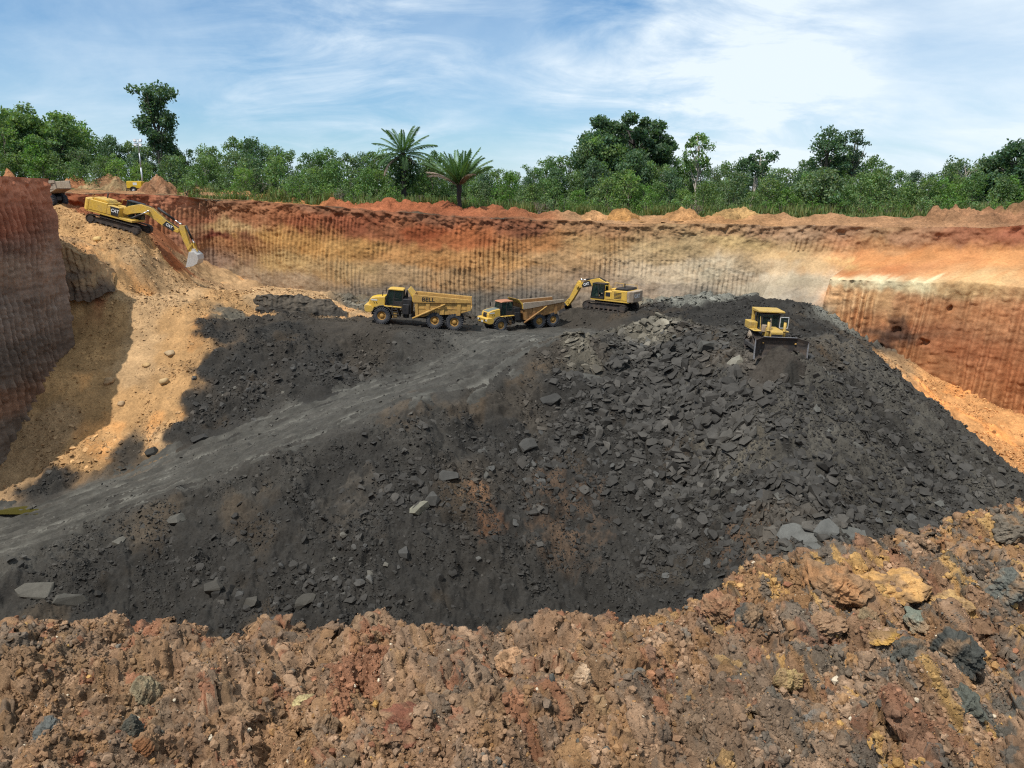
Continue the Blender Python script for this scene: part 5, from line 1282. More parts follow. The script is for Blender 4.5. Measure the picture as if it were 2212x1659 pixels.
def make_palm(label, x, y, trunk_h, L, n, droopy, seed, boots=0.0, dry=0.2, dr=1.0, wd=0.55):
    T = empty('palm_tree', label, 'palm tree', 'palms on the far rim')
    T.location = (x, y, ground_at(x, y))
    rng = np.random.default_rng(seed)
    pts = [(0.05 * math.sin(i), 0, trunk_h * i / 10 - 0.3 * (i == 0)) for i in range(11)]
    V, F = tube_np(pts, [0.25 + 0.05 * (i % 2) + boots * (i / 10) ** 2 for i in range(11)], 10)
    link(bpy.data.objects.new('trunk', np_mesh('trunk', np.array(V), np.array(F), M['bark_dark'], None, True)), T)
    pool = [make_frond(L, seed + i, dr * (0.25 + 0.12 * i), wd) for i in range(5)]; dpool = [make_frond(L * 0.95, seed + 20 + i, dr * (0.7 + 0.15 * i), wd, mat='drypalm') for i in range(2)]
    for i in range(n):
        f = i / n
        el = 1.35 - f * (1.25 + droopy); a = i * 2.399 + rng.uniform(-0.2, 0.2)
        isdry = f > 1 - dry and rng.uniform() < 0.85
        me = dpool[i % 2] if isdry else pool[min(4, int(f * 4.2 + rng.uniform()))]
        fr = link(bpy.data.objects.new('frond', me), T)
        fr.location = (0, 0, trunk_h - 0.1 - 0.25 * f); fr.rotation_euler = Euler((rng.uniform(-0.3, 0.3), -el + 0.25, a), 'XYZ'); k = rng.uniform(0.85, 1.08) * (1.0 if f > 0.1 else 0.85); fr.scale = (k, k, k)
    return T
def make_bare_bush(label, x, y, H, seed, group=None):
    rng = np.random.default_rng(seed); tv = []; tf = []
    def br(p, d, L, r, lv):
        q = p + d * L; m = (p + q) / 2 + rng.normal(size=3) * L * 0.08
        V, F = tube_np([p, m, q], [r, r * 0.8, r * 0.55], 5); b = len(tv); tv.extend(V); tf.extend([[i + b for i in f] for f in F])
        if lv:
            for _ in range(rng.integers(2, 4)):
                e = d + rng.normal(size=3) * 0.55; e[2] += 0.15; br(q, e / np.linalg.norm(e), L * rng.uniform(0.55, 0.85), r * 0.6, lv - 1)
    for _ in range(5):
        d = rng.normal(size=3) * np.array([0.55, 0.55, 0]) + np.array([0, 0, 1]); br(np.array([0, 0, -0.2]), d / np.linalg.norm(d), H * 0.38, 0.07, 3)
    o = link(bpy.data.objects.new('bare_bush', np_mesh('bare_bush', np.array(tv), np.array(tf), M['bark'], None, True)))
    o.location = (x, y, ground_at(x, y)); tag(o, label, 'bush', group)
    return o

def build_vegetation():
    fwd = lambda u, Y: Wp(u, 430, Y)
    SKY = [(-120,235),(0,240),(50,236),(85,240),(110,270),(140,254),(175,258),(210,292),(260,284),(300,300),(360,296),(400,300),(430,320),(455,300),(480,318),(510,294),(560,298),(610,312),(640,360),(670,330),(700,316),(740,310),(770,330),(800,322),(850,330),
           (930,320),(960,325),(1000,342),(1060,352),(1110,370),(1160,352),(1190,318),(1240,312),(1290,300),(1370,300),(1440,320),(1480,335),(1530,350),(1560,346),(1600,338),(1640,340),(1680,352),(1710,355),(1740,332),(1800,318),(1870,326),(1920,348),(1950,368),(1980,358),(2010,372),(2040,350),(2080,346),(2110,358),(2150,330),(2212,316),(2340,320)]
    su = [a for a, b in SKY]; sv = [b for a, b in SKY]
    rng = np.random.default_rng(5)
    V1 = [make_tree_meshes(200 + i, 10, 6.4 + 0.8 * (i % 3), 0.22 + 0.04 * (i % 3), 26, 95, 0.27, ('round', 'any', 'round', 'umbrella', 'tall', 'any')[i], ('leaf', 'leaf', 'leaf_dark', 'leaf', 'leaf_dark', 'leaf')[i], ('bark', 'bark_pale', 'bark', 'bark', 'bark_dark', 'bark_pale')[i], (-0.03, 0.02, 0, 0.05, 0, -0.05)[i], 0.95) for i in range(6)]
    V2 = [make_tree_meshes(300 + i, 6, 5.2, 0.10, 20, 95, 0.22, 'bush' if i % 2 else 'round', ('leaf_bright', 'leaf', 'leaf_bright', 'leaf')[i], 'bark', 0, 1.0, 0.10) for i in range(4)]
    V3 = [make_tree_meshes(400 + i, 2.6, 3.4, 0.05, 13, 75, 0.17, 'bush', ('leaf_bright', 'leaf', 'leaf_bright')[i], 'bark', 0, 0.85, 0.06) for i in range(3)]
    zones = [(330, 'behind the lighting tower'), (780, 'left of the two palms'), (1060, 'behind the two palms'), (1280, 'between short palm and big spreading tree'), (1600, 'round the big spreading tree'), (1960, 'beyond the white-trunked tree'), (9999, 'above the high right-hand heap')]
    def zone(u): return next(t for lim, t in zones if u < lim)
    kinds = ['leafy round tree', 'loose ragged tree', 'dark dense tree', 'flat-topped tree', 'narrow dark tree', 'thin open tree']
    # back row makes the skyline
    for u in np.arange(-110, 2340, 33):
        u = u + rng.uniform(-9, 9); Y = rng.uniform(136, 152); p = fwd(u, Y); z0 = ground_at(p.x, Y)
        top = Wp(u, np.interp(u, su, sv) + rng.uniform(2, 16), Y).z; k = int(rng.integers(0, 6)); s = (top - z0) / 10.2
        sx = s * rng.uniform(0.8, 1.0)
        place_tree(V1[k], p.x, Y, (sx, sx, s), rng.uniform(0, 6.28), f'{kinds[k]} in the back row, {zone(u)}', 'trees at the back of the wood')
    for u in np.arange(-100, 2330, 41):
        u = u + rng.uniform(-14, 14); Y = rng.uniform(123, 133); p = fwd(u, Y); z0 = ground_at(p.x, Y)
        top = Wp(u, np.interp(u, su, sv) + rng.uniform(28, 62), Y).z; k = int(rng.integers(0, 6)); s = max(0.32, (top - z0) / 10.2)
        place_tree(V1[k], p.x, Y, (s * 0.95, s * 0.95, s), rng.uniform(0, 6.28), f'shorter {kinds[k]} in the middle row, {zone(u)}', 'trees in the middle of the wood')
    for u in np.arange(-90, 2320, 38):
        u = u + rng.uniform(-16, 16); Y = rng.uniform(116, 123) - max(0, u - 1500) * 0.008; p = fwd(u, Y); z0 = ground_at(p.x, Y); k = int(rng.integers(0, 4)); s = rng.uniform(0.55, 1.0)
        place_tree(V2[k], p.x, Y, s, rng.uniform(0, 6.28), f'bushy {"bright" if k % 2 == 0 else "mid"} green young tree, {zone(u)}', 'young trees at the front of the wood', 'young_tree')
    for u in np.arange(-60, 2320, 27):
        u = u + rng.uniform(-12, 12); Y = rng.uniform(111.5, 117) - max(0, u - 1350) * 0.011; p = fwd(u, Y); k = int(rng.integers(0, 3)); s = rng.uniform(0.45, 1.0)
        if u < 330 and Y < 118: Y += 8
        p = fwd(u, Y)
        place_tree(V3[k], p.x, Y, s, rng.uniform(0, 6.28), f'low green shrub in front of the wood, {zone(u)}', 'shrubs along the edge of the wood', 'shrub', cat='shrub')
    # trees that stand out
    def hero(u, vtop, Y, W, seed, label, name='tree', vb=None, **kw):
        p = fwd(u, Y); z0 = ground_at(p.x, Y); H = (Wp(u, vtop, Y).z - z0) / 0.99
        place_tree(make_tree_meshes(seed, H, W, **kw), p.x, Y, 1, 0, label, None, name)
    hero(352, 190, 140, 7.8, 501, 'tallest tree of the left, a narrow dark crown rising above the wood', base=0.42, nclump=40, leaves=115, style='tall', mat='leaf_dark', bark='bark', crad=0.9, tr=0.3, lsize=0.30, lean=0.02)
    hero(1362, 266, 142, 16.5, 502, 'broad dark spreading tree, the largest crown right of the palms', base=0.30, nclump=58, leaves=95, style='any', mat='leaf_dark', bark='bark_dark', crad=0.42, tr=0.45, lsize=0.34)
    hero(1300, 290, 140, 11.0, 512, 'dark tree leaning against the left side of the broad spreading tree', base=0.2, nclump=36, leaves=110, style='round', mat='leaf_dark', bark='bark_dark', crad=0.8, tr=0.3, lsize=0.32)
    hero(1503, 292, 128, 4.8, 503, 'slim tree with straight pale trunk and high tuft, right of the spreading tree', base=0.55, nclump=24, leaves=85, style='round', mat='leaf', bark='bark_pale', crad=0.85, tr=0.2, lsize=0.27)
    hero(1622, 324, 122, 5.0, 504, 'small umbrella-topped tree with a leaning white trunk', base=0.62, nclump=20, leaves=85, style='umbrella', mat='leaf_dark', bark='bark_pale', crad=0.8, tr=0.19, lsize=0.26, lean=0.13)
    hero(1782, 286, 134, 7.5, 505, 'tall dark many-limbed tree rising left of the tufted one on the right', base=0.40, nclump=34, leaves=85, style='any', mat='leaf_dark', bark='bark', crad=0.8, tr=0.25, lsize=0.28)
    hero(1834, 281, 134, 4.6, 506, 'tall thin tree with a tufted top, highest of the right half behind the dozer', base=0.45, nclump=22, leaves=80, style='tall', mat='leaf_dark', bark='bark', crad=0.9, tr=0.2, lsize=0.27, lean=0.02)
    hero(2185, 318, 126, 10.5, 507, 'dense dark tree at the far right edge of the wood', base=0.22, nclump=40, leaves=120, style='round', mat='leaf_dark', bark='bark', crad=0.8, tr=0.3, lsize=0.3)
    hero(2075, 344, 128, 8.0, 508, 'pale-limbed open tree showing sky through its crown, right part of the wood', base=0.35, nclump=22, leaves=60, style='umbrella', mat='leaf', bark='bark_pale', crad=0.8, tr=0.18, lsize=0.26)
    hero(55, 238, 130, 10.0, 509, 'flat-topped spreading tree at the far left with a pale trunk', base=0.52, nclump=30, leaves=110, style='umbrella', mat='leaf', bark='bark', crad=0.8, tr=0.24, lsize=0.3)
    hero(150, 252, 132, 8.5, 510, 'round tree beside the flat-topped one on the far left', base=0.3, nclump=32, leaves=100, style='round', mat='leaf', bark='bark', crad=0.85, tr=0.22, lsize=0.29)
    hero(92, 300, 122, 4.6, 513, 'bright green young tree with a thin pale stem on the left cut', base=0.3, nclump=24, leaves=110, style='round', mat='leaf_bright', bark='bark_pale', crad=0.95, tr=0.1, lsize=0.24)
    hero(1775, 372, 113, 6.6, 511, 'dark-stemmed bushy tree standing forward of the wood, above the dozer', base=0.3, nclump=32, leaves=110, style='round', mat='leaf', bark='bark_dark', crad=0.9, tr=0.2, lsize=0.25)
    hero(872, 330, 118.5, 5.6, 514, 'small dark tree wrapped round the tall palm trunk', base=0.42, nclump=20, leaves=100, style='umbrella', mat='leaf_dark', bark='bark_dark', crad=0.85, tr=0.12, lsize=0.24)
    p = fwd(874, 117.5); make_palm('tall palm with a clear trunk and open arching fronds', p.x, 117.5, (Wp(874, 330, 117.5).z - ground_at(p.x, 117.5)), 5.2, 26, 0.45, 40, 0.15, 0.10, 0.85, 0.45)
    p = fwd(992, 107.5); make_palm('short thick palm with upright fronds and a dark trunk, right of the tall palm', p.x, 107.5, (Wp(992, 398, 107.5).z - ground_at(p.x, 107.5)), 5.5, 34, -0.5, 70, 0.10, 0.12, 0.62, 0.40)
    for i, (u, Y, H, l) in enumerate(((545, 117, 4.2, 'leafless grey bush at the front of the wood, above the ribbed yellow wall'), (735, 112, 2.6, 'bare grey branches heaped beside the red bank left of the palms'), (905, 111, 2.0, 'small bare twigs between the two palms'), (1165, 106, 1.9, 'fallen bare branches right of the short palm'), (1500, 104, 2.2, 'grey leafless scrub below the slim pale-trunked tree'))):
        p = fwd(u, Y); make_bare_bush(l, p.x, Y, H, 30 + i)
    # banana-like plant on the right
    p = fwd(2110, 99); T = empty('banana_plant', 'bright green broad-leaved plant behind the high right-hand heap', 'plant'); T.location = (p.x, 99, ground_at(p.x, 99) + 0.4)
    for i in range(9):
        V = []; F = []; a = i * 2.4; L = 2.4
        for k in range(7):
            t = k / 6; w = 0.34 * math.sin(0.15 + t * 2.85); r = L * t * 0.8; h = L * (t * 1.0 - 0.75 * t * t)
            for s in (-1, 0, 1): V.append((r * math.cos(a) - s * w * math.sin(a), r * math.sin(a) + s * w * math.cos(a), h - 0.06 * abs(s)))
        for k in range(6):
            for j in range(2): b = k * 3 + j; F.append((b, b + 1, b + 4, b + 3))
        link(bpy.data.objects.new('leaf', np_mesh('leaf', np.array(V), np.array(F), M['leaf_bright'], np.full((len(V), 3), 1.35), True)), T)
    # wild grass: one sheet of blades along the edge of the wood
    n = 60000; u = rng.uniform(-80, 2320, n); Yg = 109.5 + rng.uniform(0, 1, n) ** 1.3 * 22 - np.clip(u - 1350, 0, 1000) * 0.011 + (u < 420) * 10
    x = np.array([(uu - 1106) / 1671 for uu in u]) * Yg * 0.99; z = z_plateau(x, Yg)
    cl = sst(-0.35, 0.3, fbm(x * 0.3, Yg * 0.3, 4, 150))
    h = rng.uniform(0.35, 1.3, n) * (0.35 + cl); a = rng.uniform(0, 6.28, n); w = 0.08 + 0.06 * rng.uniform(size=n)
    lx, ly = np.cos(a) * h * 0.35, np.sin(a) * h * 0.35
    V = np.stack([np.stack([x - w * np.sin(a), Yg + w * np.cos(a), z - 0.05], 1), np.stack([x + w * np.sin(a), Yg - w * np.cos(a), z - 0.05], 1), np.stack([x + lx, Yg + ly, z + h], 1)], 1).reshape(-1, 3)
    tone = np.repeat(rng.uniform(0.6, 1.4, n), 3); hue = np.repeat(rng.uniform(0, 1, n), 3)
    cols = np.stack([tone * (0.7 + 0.7 * hue), tone, tone * 0.9], 1)
    tag(link(bpy.data.objects.new('grass', np_mesh('grass', V, np.arange(3 * n).reshape(n, 3), M['grass'], cols, False))), 'tall wild grass along the edge of the wood', 'grass', None, 'stuff')

# ------------------------------------------------------------------ stones
def hull_template(seed, flat=0.3, n=16, taper=0.0, box=0.0):
    rng = np.random.default_rng(seed); p = rng.normal(size=(n, 3)); p /= np.linalg.norm(p, axis=1)[:, None]
    if box: p = np.sign(p) * np.abs(p) ** (1 - box)
    p *= rng.uniform(0.8, 1.05, (n, 1)); p *= np.array([1.0, rng.uniform(0.6, 0.95), flat])
    bm = bmesh.new(); 
    for q in p: bm.verts.new(q)
    bmesh.ops.convex_hull(bm, input=bm.verts)
    bmesh.ops.delete(bm, geom=[v for v in bm.verts if not v.link_faces], context='VERTS')
    bmesh.ops.triangulate(bm, faces=bm.faces)
    bm.verts.index_update()
    V = np.array([v.co[:] for v in bm.verts]); F = np.array([[v.index for v in f.verts] for f in bm.faces]); bm.free()
    V[:, :2] /= np.abs(V[:, :2]).max()
    return V, F
def lump_template(seed, sub=2, rough=0.35):
    bm = bmesh.new(); bmesh.ops.create_icosphere(bm, subdivisions=max(1, sub), radius=1.0)
    if sub == 0:
        bmesh.ops.delete(bm, geom=list(bm.verts), context='VERTS')
        for _ in range(9):
            q = Vector([random.gauss(0, 1) for _ in range(3)]).normalized(); bm.verts.new(q)
        bmesh.ops.convex_hull(bm, input=bm.verts)
    bm.verts.index_update()
    V = np.array([v.co[:] for v in bm.verts]); F = np.array([[v.index for v in f.verts] for f in bm.faces]); bm.free()
    a = fbm(V[:, 0] * 1.1 + seed * 7, V[:, 1] * 1.1 + V[:, 2] * 0.9, 2, seed); b = vn(V[:, 0] * 3 + V[:, 2] * 2.1, V[:, 1] * 3 + seed, seed + 3)
    V = V * (1 + rough * a + rough * 0.4 * b)[:, None] * np.array([1, 0.85, 0.72])
    return V, F
def scatter_mesh(templates, P, size, R, cols, rng):
    """copies of small stone templates as one mesh; R: n x 3 x 3 rotations"""
    k = rng.integers(0, len(templates), len(P)); VV, FF, CC = [], [], []; b = 0
    for t, (V, F) in enumerate(templates):
        m = np.where(k == t)[0]
        if not len(m): continue
        v = np.einsum('nij,vj->nvi', R[m], V) * size[m][:, None, None] + P[m][:, None, :]
        VV.append(v.reshape(-1, 3)); FF.append((F[None] + (np.arange(len(m)) * len(V))[:, None, None] + b).reshape(-1, 3)); b += len(m) * len(V)
        CC.append(np.repeat(cols[m], len(V), 0))
    return np.vstack(VV), np.vstack(FF), np.vstack(CC)
def rots(N, spin, tilt, rng):
    """rotations that lay z along the given normals, spun and tilted at random"""
    n = len(N); t = rng.normal(size=(n, 3)) * tilt[:, None]
    z = N + t; z /= np.linalg.norm(z, axis=1)[:, None]
    x = np.stack([np.cos(spin), np.sin(spin), np.zeros(n)], 1); x -= (x * z).sum(1)[:, None] * z; x /= np.linalg.norm(x, axis=1)[:, None]
    y = np.cross(z, x)
    return np.stack([x, y, z], 2)
SLABS = [hull_template(600 + i, 0.13 + 0.03 * (i % 5), 11 + i % 5, box=0.35) for i in range(20)]
CHUNKS = [hull_template(700 + i, 0.55 + 0.05 * (i % 4), 16 + i % 6, box=0.2) for i in range(14)]
LUMPS = [lump_template(800 + i, 2, 0.5) for i in range(12)]
CRUMBS = [lump_template(830 + i, 1, 0.45) for i in range(10)]
def normals_of(f, x, y, e=0.6):
    zx = (f(x + e, y) - f(x - e, y)) / (2 * e); zy = (f(x, y + e) - f(x, y - e)) / (2 * e)
    N = np.stack([-zx, -zy, np.ones_like(zx)], 1); return N / np.linalg.norm(N, axis=1)[:, None]
def slab_density(x, y):
    """where shale slabs lie thick: the tipped faces of the big pile"""
    r = 0.07 + 0 * x
    for u, v, Y, rx, ry, a in ((1400, 800, 68, 9, 7, 1.0), (1500, 930, 60, 9, 7, 1.0), (1550, 1100, 53, 7, 4, 0.7), (1720, 1120, 50, 7, 5, 0.8), (1900, 1150, 48.5, 7, 4, 0.7), (1850, 900, 58, 6, 6, 0.45), (1280, 900, 62, 6, 6, 0.7), (1150, 980, 58, 5, 5, 0.4), (2050, 1000, 53, 6, 5, 0.5),
                                (900, 1050, 54, 4, 3, 0.45), (700, 1250, 48.5, 6, 3, 0.35), (450, 1250, 50, 5, 3, 0.3), (520, 850, 70, 6, 4, 0.45), (750, 800, 72, 5, 3, 0.4), (1250, 745, 72, 3, 3, 0.9), (1420, 710, 74, 4, 3, 0.9), (330, 640, 88, 6, 6, 0.35), (550, 620, 96, 8, 6, 0.5), (150, 980, 66.5, 5, 2.5, 0.5), (1000, 688, 97, 11, 1.8, 0.7), (760, 668, 97, 6, 2.5, 0.6), (1480, 650, 92, 9, 2.5, 0.5)):
        p = Wp(u, v, Y); q = ((x - p.x) / rx) ** 2 + ((y - p.y) / ry) ** 2
        r = np.maximum(r, a * np.exp(-q))
    return r
def build_rubble():
    rng = np.random.default_rng(77)
    n = 560000
    y = rng.uniform(40, 103, n); x = rng.uniform(-0.72, 0.74, n) * y
    d = slab_density(x, y); bm, sd, al = bench_mask(x, y)
    keep = rng.uniform(size=n) < d * (1 - 0.90 * bm) * (0.45 + 0.55 * sst(-0.3, 0.3, fbm(x * 0.35, y * 0.35, 3, 160)))
    x, y, d = x[keep], y[keep], d[keep]; n = len(x)
    z, col, bm, sd, al = z_ground(x, y, True, True)
    tan = tan_mask(col)
    N = normals_of(lambda a, b: z_ground(a, b, False), x, y)
    s = 0.075 * rng.pareto(1.75, n) + 0.05; s = np.clip(s, 0.05, 0.70) * (0.45 + 0.62 * d) * (1 - 0.4 * bm) * (1 - 0.35 * tan)
    P = np.stack([x, y, z + s * 0.05], 1)
    R = rots(N, rng.uniform(0, 6.28, n), rng.uniform(0.12, 0.55, n), rng)
    base = col * rng.uniform(0.7, 1.35, (n, 1)) * (1 + (0.75 - 0.35 * sst(64, 70, y)) * d * sst(0.12, 0.3, s))[:, None]; gl = rng.uniform(size=n) < 0.10
    base[gl] = base[gl] * 1.5
    V, F, C = scatter_mesh(SLABS + CHUNKS[:6], P, s, R, base, rng)
    # small crumbly lumps over all the loose ground
    n = 230000; y = rng.uniform(41, 100, n) ; x = rng.uniform(-0.70, 0.72, n) * y
    bm, sd, al = bench_mask(x, y)
    keep = rng.uniform(size=n) < (1 - 0.88 * bm) * (1 - 0.7 * np.exp(-((x + 40.5) / 7.0) ** 4 - ((y - 74) / 7.5) ** 4)) * sst(-0.5, 0.5, fbm(x * 0.5, y * 0.5, 4, 161)); x, y = x[keep], y[keep]; n = len(x)
    z, col, bm, sd, al = z_ground(x, y, True, True)
    s = np.clip(0.05 * (rng.pareto(2.6, n) + 0.8), 0.04, 0.22)
    V2, F2, C2 = scatter_mesh([lump_template(880 + i, 0, 0.4) for i in range(8)], np.stack([x, y, z + s * 0.2], 1), s, rots(np.tile([[0, 0, 1.0]], (n, 1)), rng.uniform(0, 6.28, n), rng.uniform(0.2, 1.2, n), rng), col * rng.uniform(0.65, 1.45, (n, 1)), rng)
    V, F, C = np.vstack([V, V2]), np.vstack([F, F2 + len(V)]), np.vstack([C, C2])
    o = link(bpy.data.objects.new('rubble', np_mesh('rubble', V, F, M['rock'], C, False)))
    tag(o, 'loose broken shale and stones strewn over the spoil slopes', 'rubble', None, 'stuff')
def build_slabs():
    """the larger loose slabs, each one by itself"""
    rng = np.random.default_rng(78)
    pool = [np_mesh('shale_slab', V, F, M['rock'], np.broadcast_to(alb(c), (len(V), 3)), False) for (V, F), c in zip(SLABS[:12], [(70, 67, 68), (80, 77, 78), (90, 87, 86), (64, 61, 62), (76, 72, 70), (86, 82, 80)] * 2)]
    cp = [np_mesh('shale_block', V, F, M['rock'], np.broadcast_to(alb(c), (len(V), 3)), False) for (V, F), c in zip(CHUNKS[:8], [(78, 74, 74), (90, 86, 86), (70, 67, 68), (98, 92, 88)] * 2)]
    zones = [((1430, 760, 70, 6, 5), 34, 'dark shale slab near the crest of the big pile, between trucks and dozer'), ((1450, 960, 60, 8, 6), 40, 'dark shale slab on the middle of the tipped face, below the pile crest'), ((1620, 1120, 52, 6, 4), 34, 'grey shale slab low on the tipped face, above the big flat slabs'),
             ((1900, 1130, 49.5, 7, 4), 26, 'dark shale slab on the right foot of the pile, below the dozer'), ((1860, 880, 59, 6, 5), 14, 'shale slab on the smooth chute below the dozer'), ((1150, 960, 59, 6, 5), 26, 'dark shale slab on the slope beside the haul road'),
             ((720, 1260, 48.5, 8, 3), 26, 'dark rock block on the dark bank below the haul road'), ((520, 850, 70, 5, 3.5), 18, 'grey stone on the dark bank between haul road and truck bench')]
    for (u, v, Y, rx, ry), n, lab in zones:
        p = Wp(u, v, Y)
        for i in range(n):
            x = p.x + rng.normal() * rx * 0.5; y = p.y + rng.normal() * ry * 0.5
            z = float(z_ground(np.array([x]), np.array([y]))[0]); nn = normals_of(lambda a, b: z_ground(a, b, False), np.array([x]), np.array([y]))
            blocky = 'block' in lab or 'stone' in lab
            R = rots(nn, rng.uniform(0, 6.28, 1), np.array([0.28]), rng)[0]; s = float(np.clip(0.30 + 0.15 * rng.pareto(3), 0.30, 0.85)) * (0.72 if blocky else 1)
            o = link(bpy.data.objects.new('rock', (cp if blocky else pool)[int(rng.integers(0, 8))]))
            o.matrix_world = Matrix.Translation((x, y, z + 0.04 * s)) @ Matrix([list(r) for r in R]).to_4x4() @ Matrix.Scale(s, 4)
            tag(o, lab, 'rock', 'loose rocks on the spoil pile')
    # stones one can point to: (u, v, distance, size x y z, spin, colour, kind, label)
    ST = [(1722, 1148, 47.6, 1.25, 0.95, 0.16, 0.2, (122, 122, 126), 'S', 'large flat grey slab, leftmost of the group at the foot of the pile'), (1785, 1150, 47.4, 1.0, 0.75, 0.18, 0.9, (112, 112, 116), 'S', 'flat grey slab in the middle of the group at the foot of the pile'),
          (1845, 1152, 47.3, 1.0, 0.7, 0.18, -0.3, (116, 116, 118), 'S', 'flat grey slab, rightmost of the group at the foot of the pile'), (1752, 1172, 46.9, 0.85, 0.6, 0.14, 0.5, (118, 118, 122), 'S', 'lowest flat grey slab of the group, half behind the clay heap'),
          (1700, 1175, 46.9, 0.5, 0.35, 0.3, 0.1, (110, 108, 108), 'C', 'small grey block left of the big flat slabs'),
          (905, 1095, 52.8, 0.78, 0.55, 0.45, 0.3, (150, 147, 138), 'C', 'pale grey boulder on the dark bank in mid slope'), (935, 1070, 53.6, 0.62, 0.5, 0.5, 1.0, (92, 90, 92), 'C', 'dark split block just behind the pale grey boulder'), (968, 1015, 55.6, 0.95, 0.5, 0.3, 0.2, (88, 86, 88), 'S', 'long dark slab above the pale grey boulder'),
          (1585, 822, 63.0, 0.8, 0.6, 0.5, 0.3, (128, 120, 112), 'C', 'pale brown block on the pile face below the dozer'), (1660, 812, 63, 0.5, 0.4, 0.4, 0.3, (104, 98, 94), 'C', 'single block on the smooth chute under the dozer blade'),
          (1278, 818, 67.2, 1.1, 0.6, 0.22, 0.1, (96, 94, 94), 'S', 'wide dark slab poking out below the small cone of spoil'), (1190, 860, 65, 0.9, 0.6, 0.3, 0.4, (72, 70, 72), 'C', 'near-black slab at the left edge of the tipped face'), (1140, 965, 60.2, 0.85, 0.6, 0.25, 0.7, (86, 84, 86), 'S', 'dark plate lying flat left of the pile face'),
          (1520, 815, 66.5, 0.7, 0.45, 0.9, 0.2, (98, 96, 96), 'S', 'slab standing on edge near the right side of the crest'), (1545, 1085, 53.4, 0.55, 0.3, 0.75, 0.2, (92, 88, 86), 'C', 'upright block low on the tipped face'),
          (75, 1262, 48.4, 1.35, 0.7, 0.35, 0.1, (112, 108, 106), 'S', 'big grey slab beside the lower end of the haul road'), (150, 1285, 47.6, 1.2, 0.5, 0.35, 0.15, (100, 97, 96), 'S', 'second long slab lying in front of the big grey one by the road'), (385, 1140, 54, 0.75, 0.55, 0.5, 0.4, (108, 105, 104), 'C', 'grey boulder on the lower edge of the haul road'),
          (430, 958, 65.0, 0.9, 0.4, 0.35, 0.2, (66, 64, 66), 'C', 'black boulder at the upper edge of the haul road, below the tan slope'), (325, 990, 65.0, 0.7, 0.5, 0.5, 0.2, (74, 72, 72), 'C', 'dark lump at the bottom corner of the tan slope'),
          (460, 1275, 48.2, 0.7, 0.55, 0.5, 0.3, (84, 80, 78), 'C', 'brown-black boulder low on the left of the dark bank'), (660, 1285, 47.2, 0.8, 0.5, 0.4, 0.7, (84, 80, 78), 'C', 'rounded dark boulder low in the middle of the dark bank'), (545, 1290, 47.5, 0.6, 0.45, 0.5, 0.1, (90, 86, 84), 'C', 'dark boulder beside the dip at the foot of the dark bank'),
          (233, 816, 73.0, 0.55, 0.45, 0.45, 0.1, (190, 150, 112), 'L', 'tan boulder on the tan slope, just in the sunlight'), (366, 765, 76.2, 0.6, 0.45, 0.4, 0.1, (182, 150, 118), 'L', 'highest pale boulder on the tan slope'), (316, 795, 74.8, 0.45, 0.35, 0.3, 0.5, (200, 158, 110), 'L', 'pale stone just under the highest boulder of the tan slope'), (356, 838, 72.6, 0.5, 0.35, 0.5, 0.3, (196, 160, 118), 'L', 'pale stone low in the sunlit part of the tan slope'), (262, 880, 71, 0.35, 0.3, 0.3, 0.1, (186, 150, 116), 'L', 'small stone at the shadow edge of the tan slope'),
          (212, 530, 89.2, 0.5, 0.4, 0.35, 0.2, (216, 176, 116), 'L', 'pale stone on the ramp below the digging excavator'), (255, 1165, 52.5, 0.5, 0.4, 0.3, 0.1, (120, 116, 114), 'C', 'grey stone in the verge of the haul road, low left')]
    for u, v, Y, sx, sy, sz, sp, c, kind, lab in ST:
        if kind != 'L' and c[2] > 0.9 * c[0]: c = tuple(k * q for k, q in zip(c, (0.80, 0.78, 0.76)))
        if sz >= 0.2: sz = sz * 0.8
        p = Wp(u, v, Y); x, y = p.x, p.y; gx, gy = np.meshgrid(np.linspace(-0.5, 0.5, 5) * sx, np.linspace(-0.5, 0.5, 5) * sy); z = float(np.percentile(z_ground(x + gx, y + gy), 60))
        V, F = {'S': hull_template(900 + int(u), 0.9, 18, box=0.4), 'C': hull_template(900 + int(u), 0.9, 20, box=0.25), 'L': lump_template(int(u), 2, 0.35)}[kind]
        V = V / np.abs(V).max(0)
        nn = normals_of(lambda a, b: z_ground(a, b, False), np.array([x]), np.array([y]), 1.2)
        if kind == 'S' and sz > 0.6: nn = np.array([[0.2, -0.3, 1.0]])
        R = rots(nn, np.array([sp]), np.array([0.06]), rng)[0]
        o = link(bpy.data.objects.new('boulder' if kind != 'S' else 'rock', np_mesh('boulder', V * np.array([sx, sy, sz]), F, M['rock'], np.broadcast_to(alb(c), (len(V), 3)), kind == 'L')))
        o.matrix_world = Matrix.Translation((x, y, z + (0.75 if sz < 0.2 else 0.35) * sz)) @ Matrix([list(r) for r in R]).to_4x4()
        tag(o, lab, 'boulder' if kind != 'S' else 'rock slab')
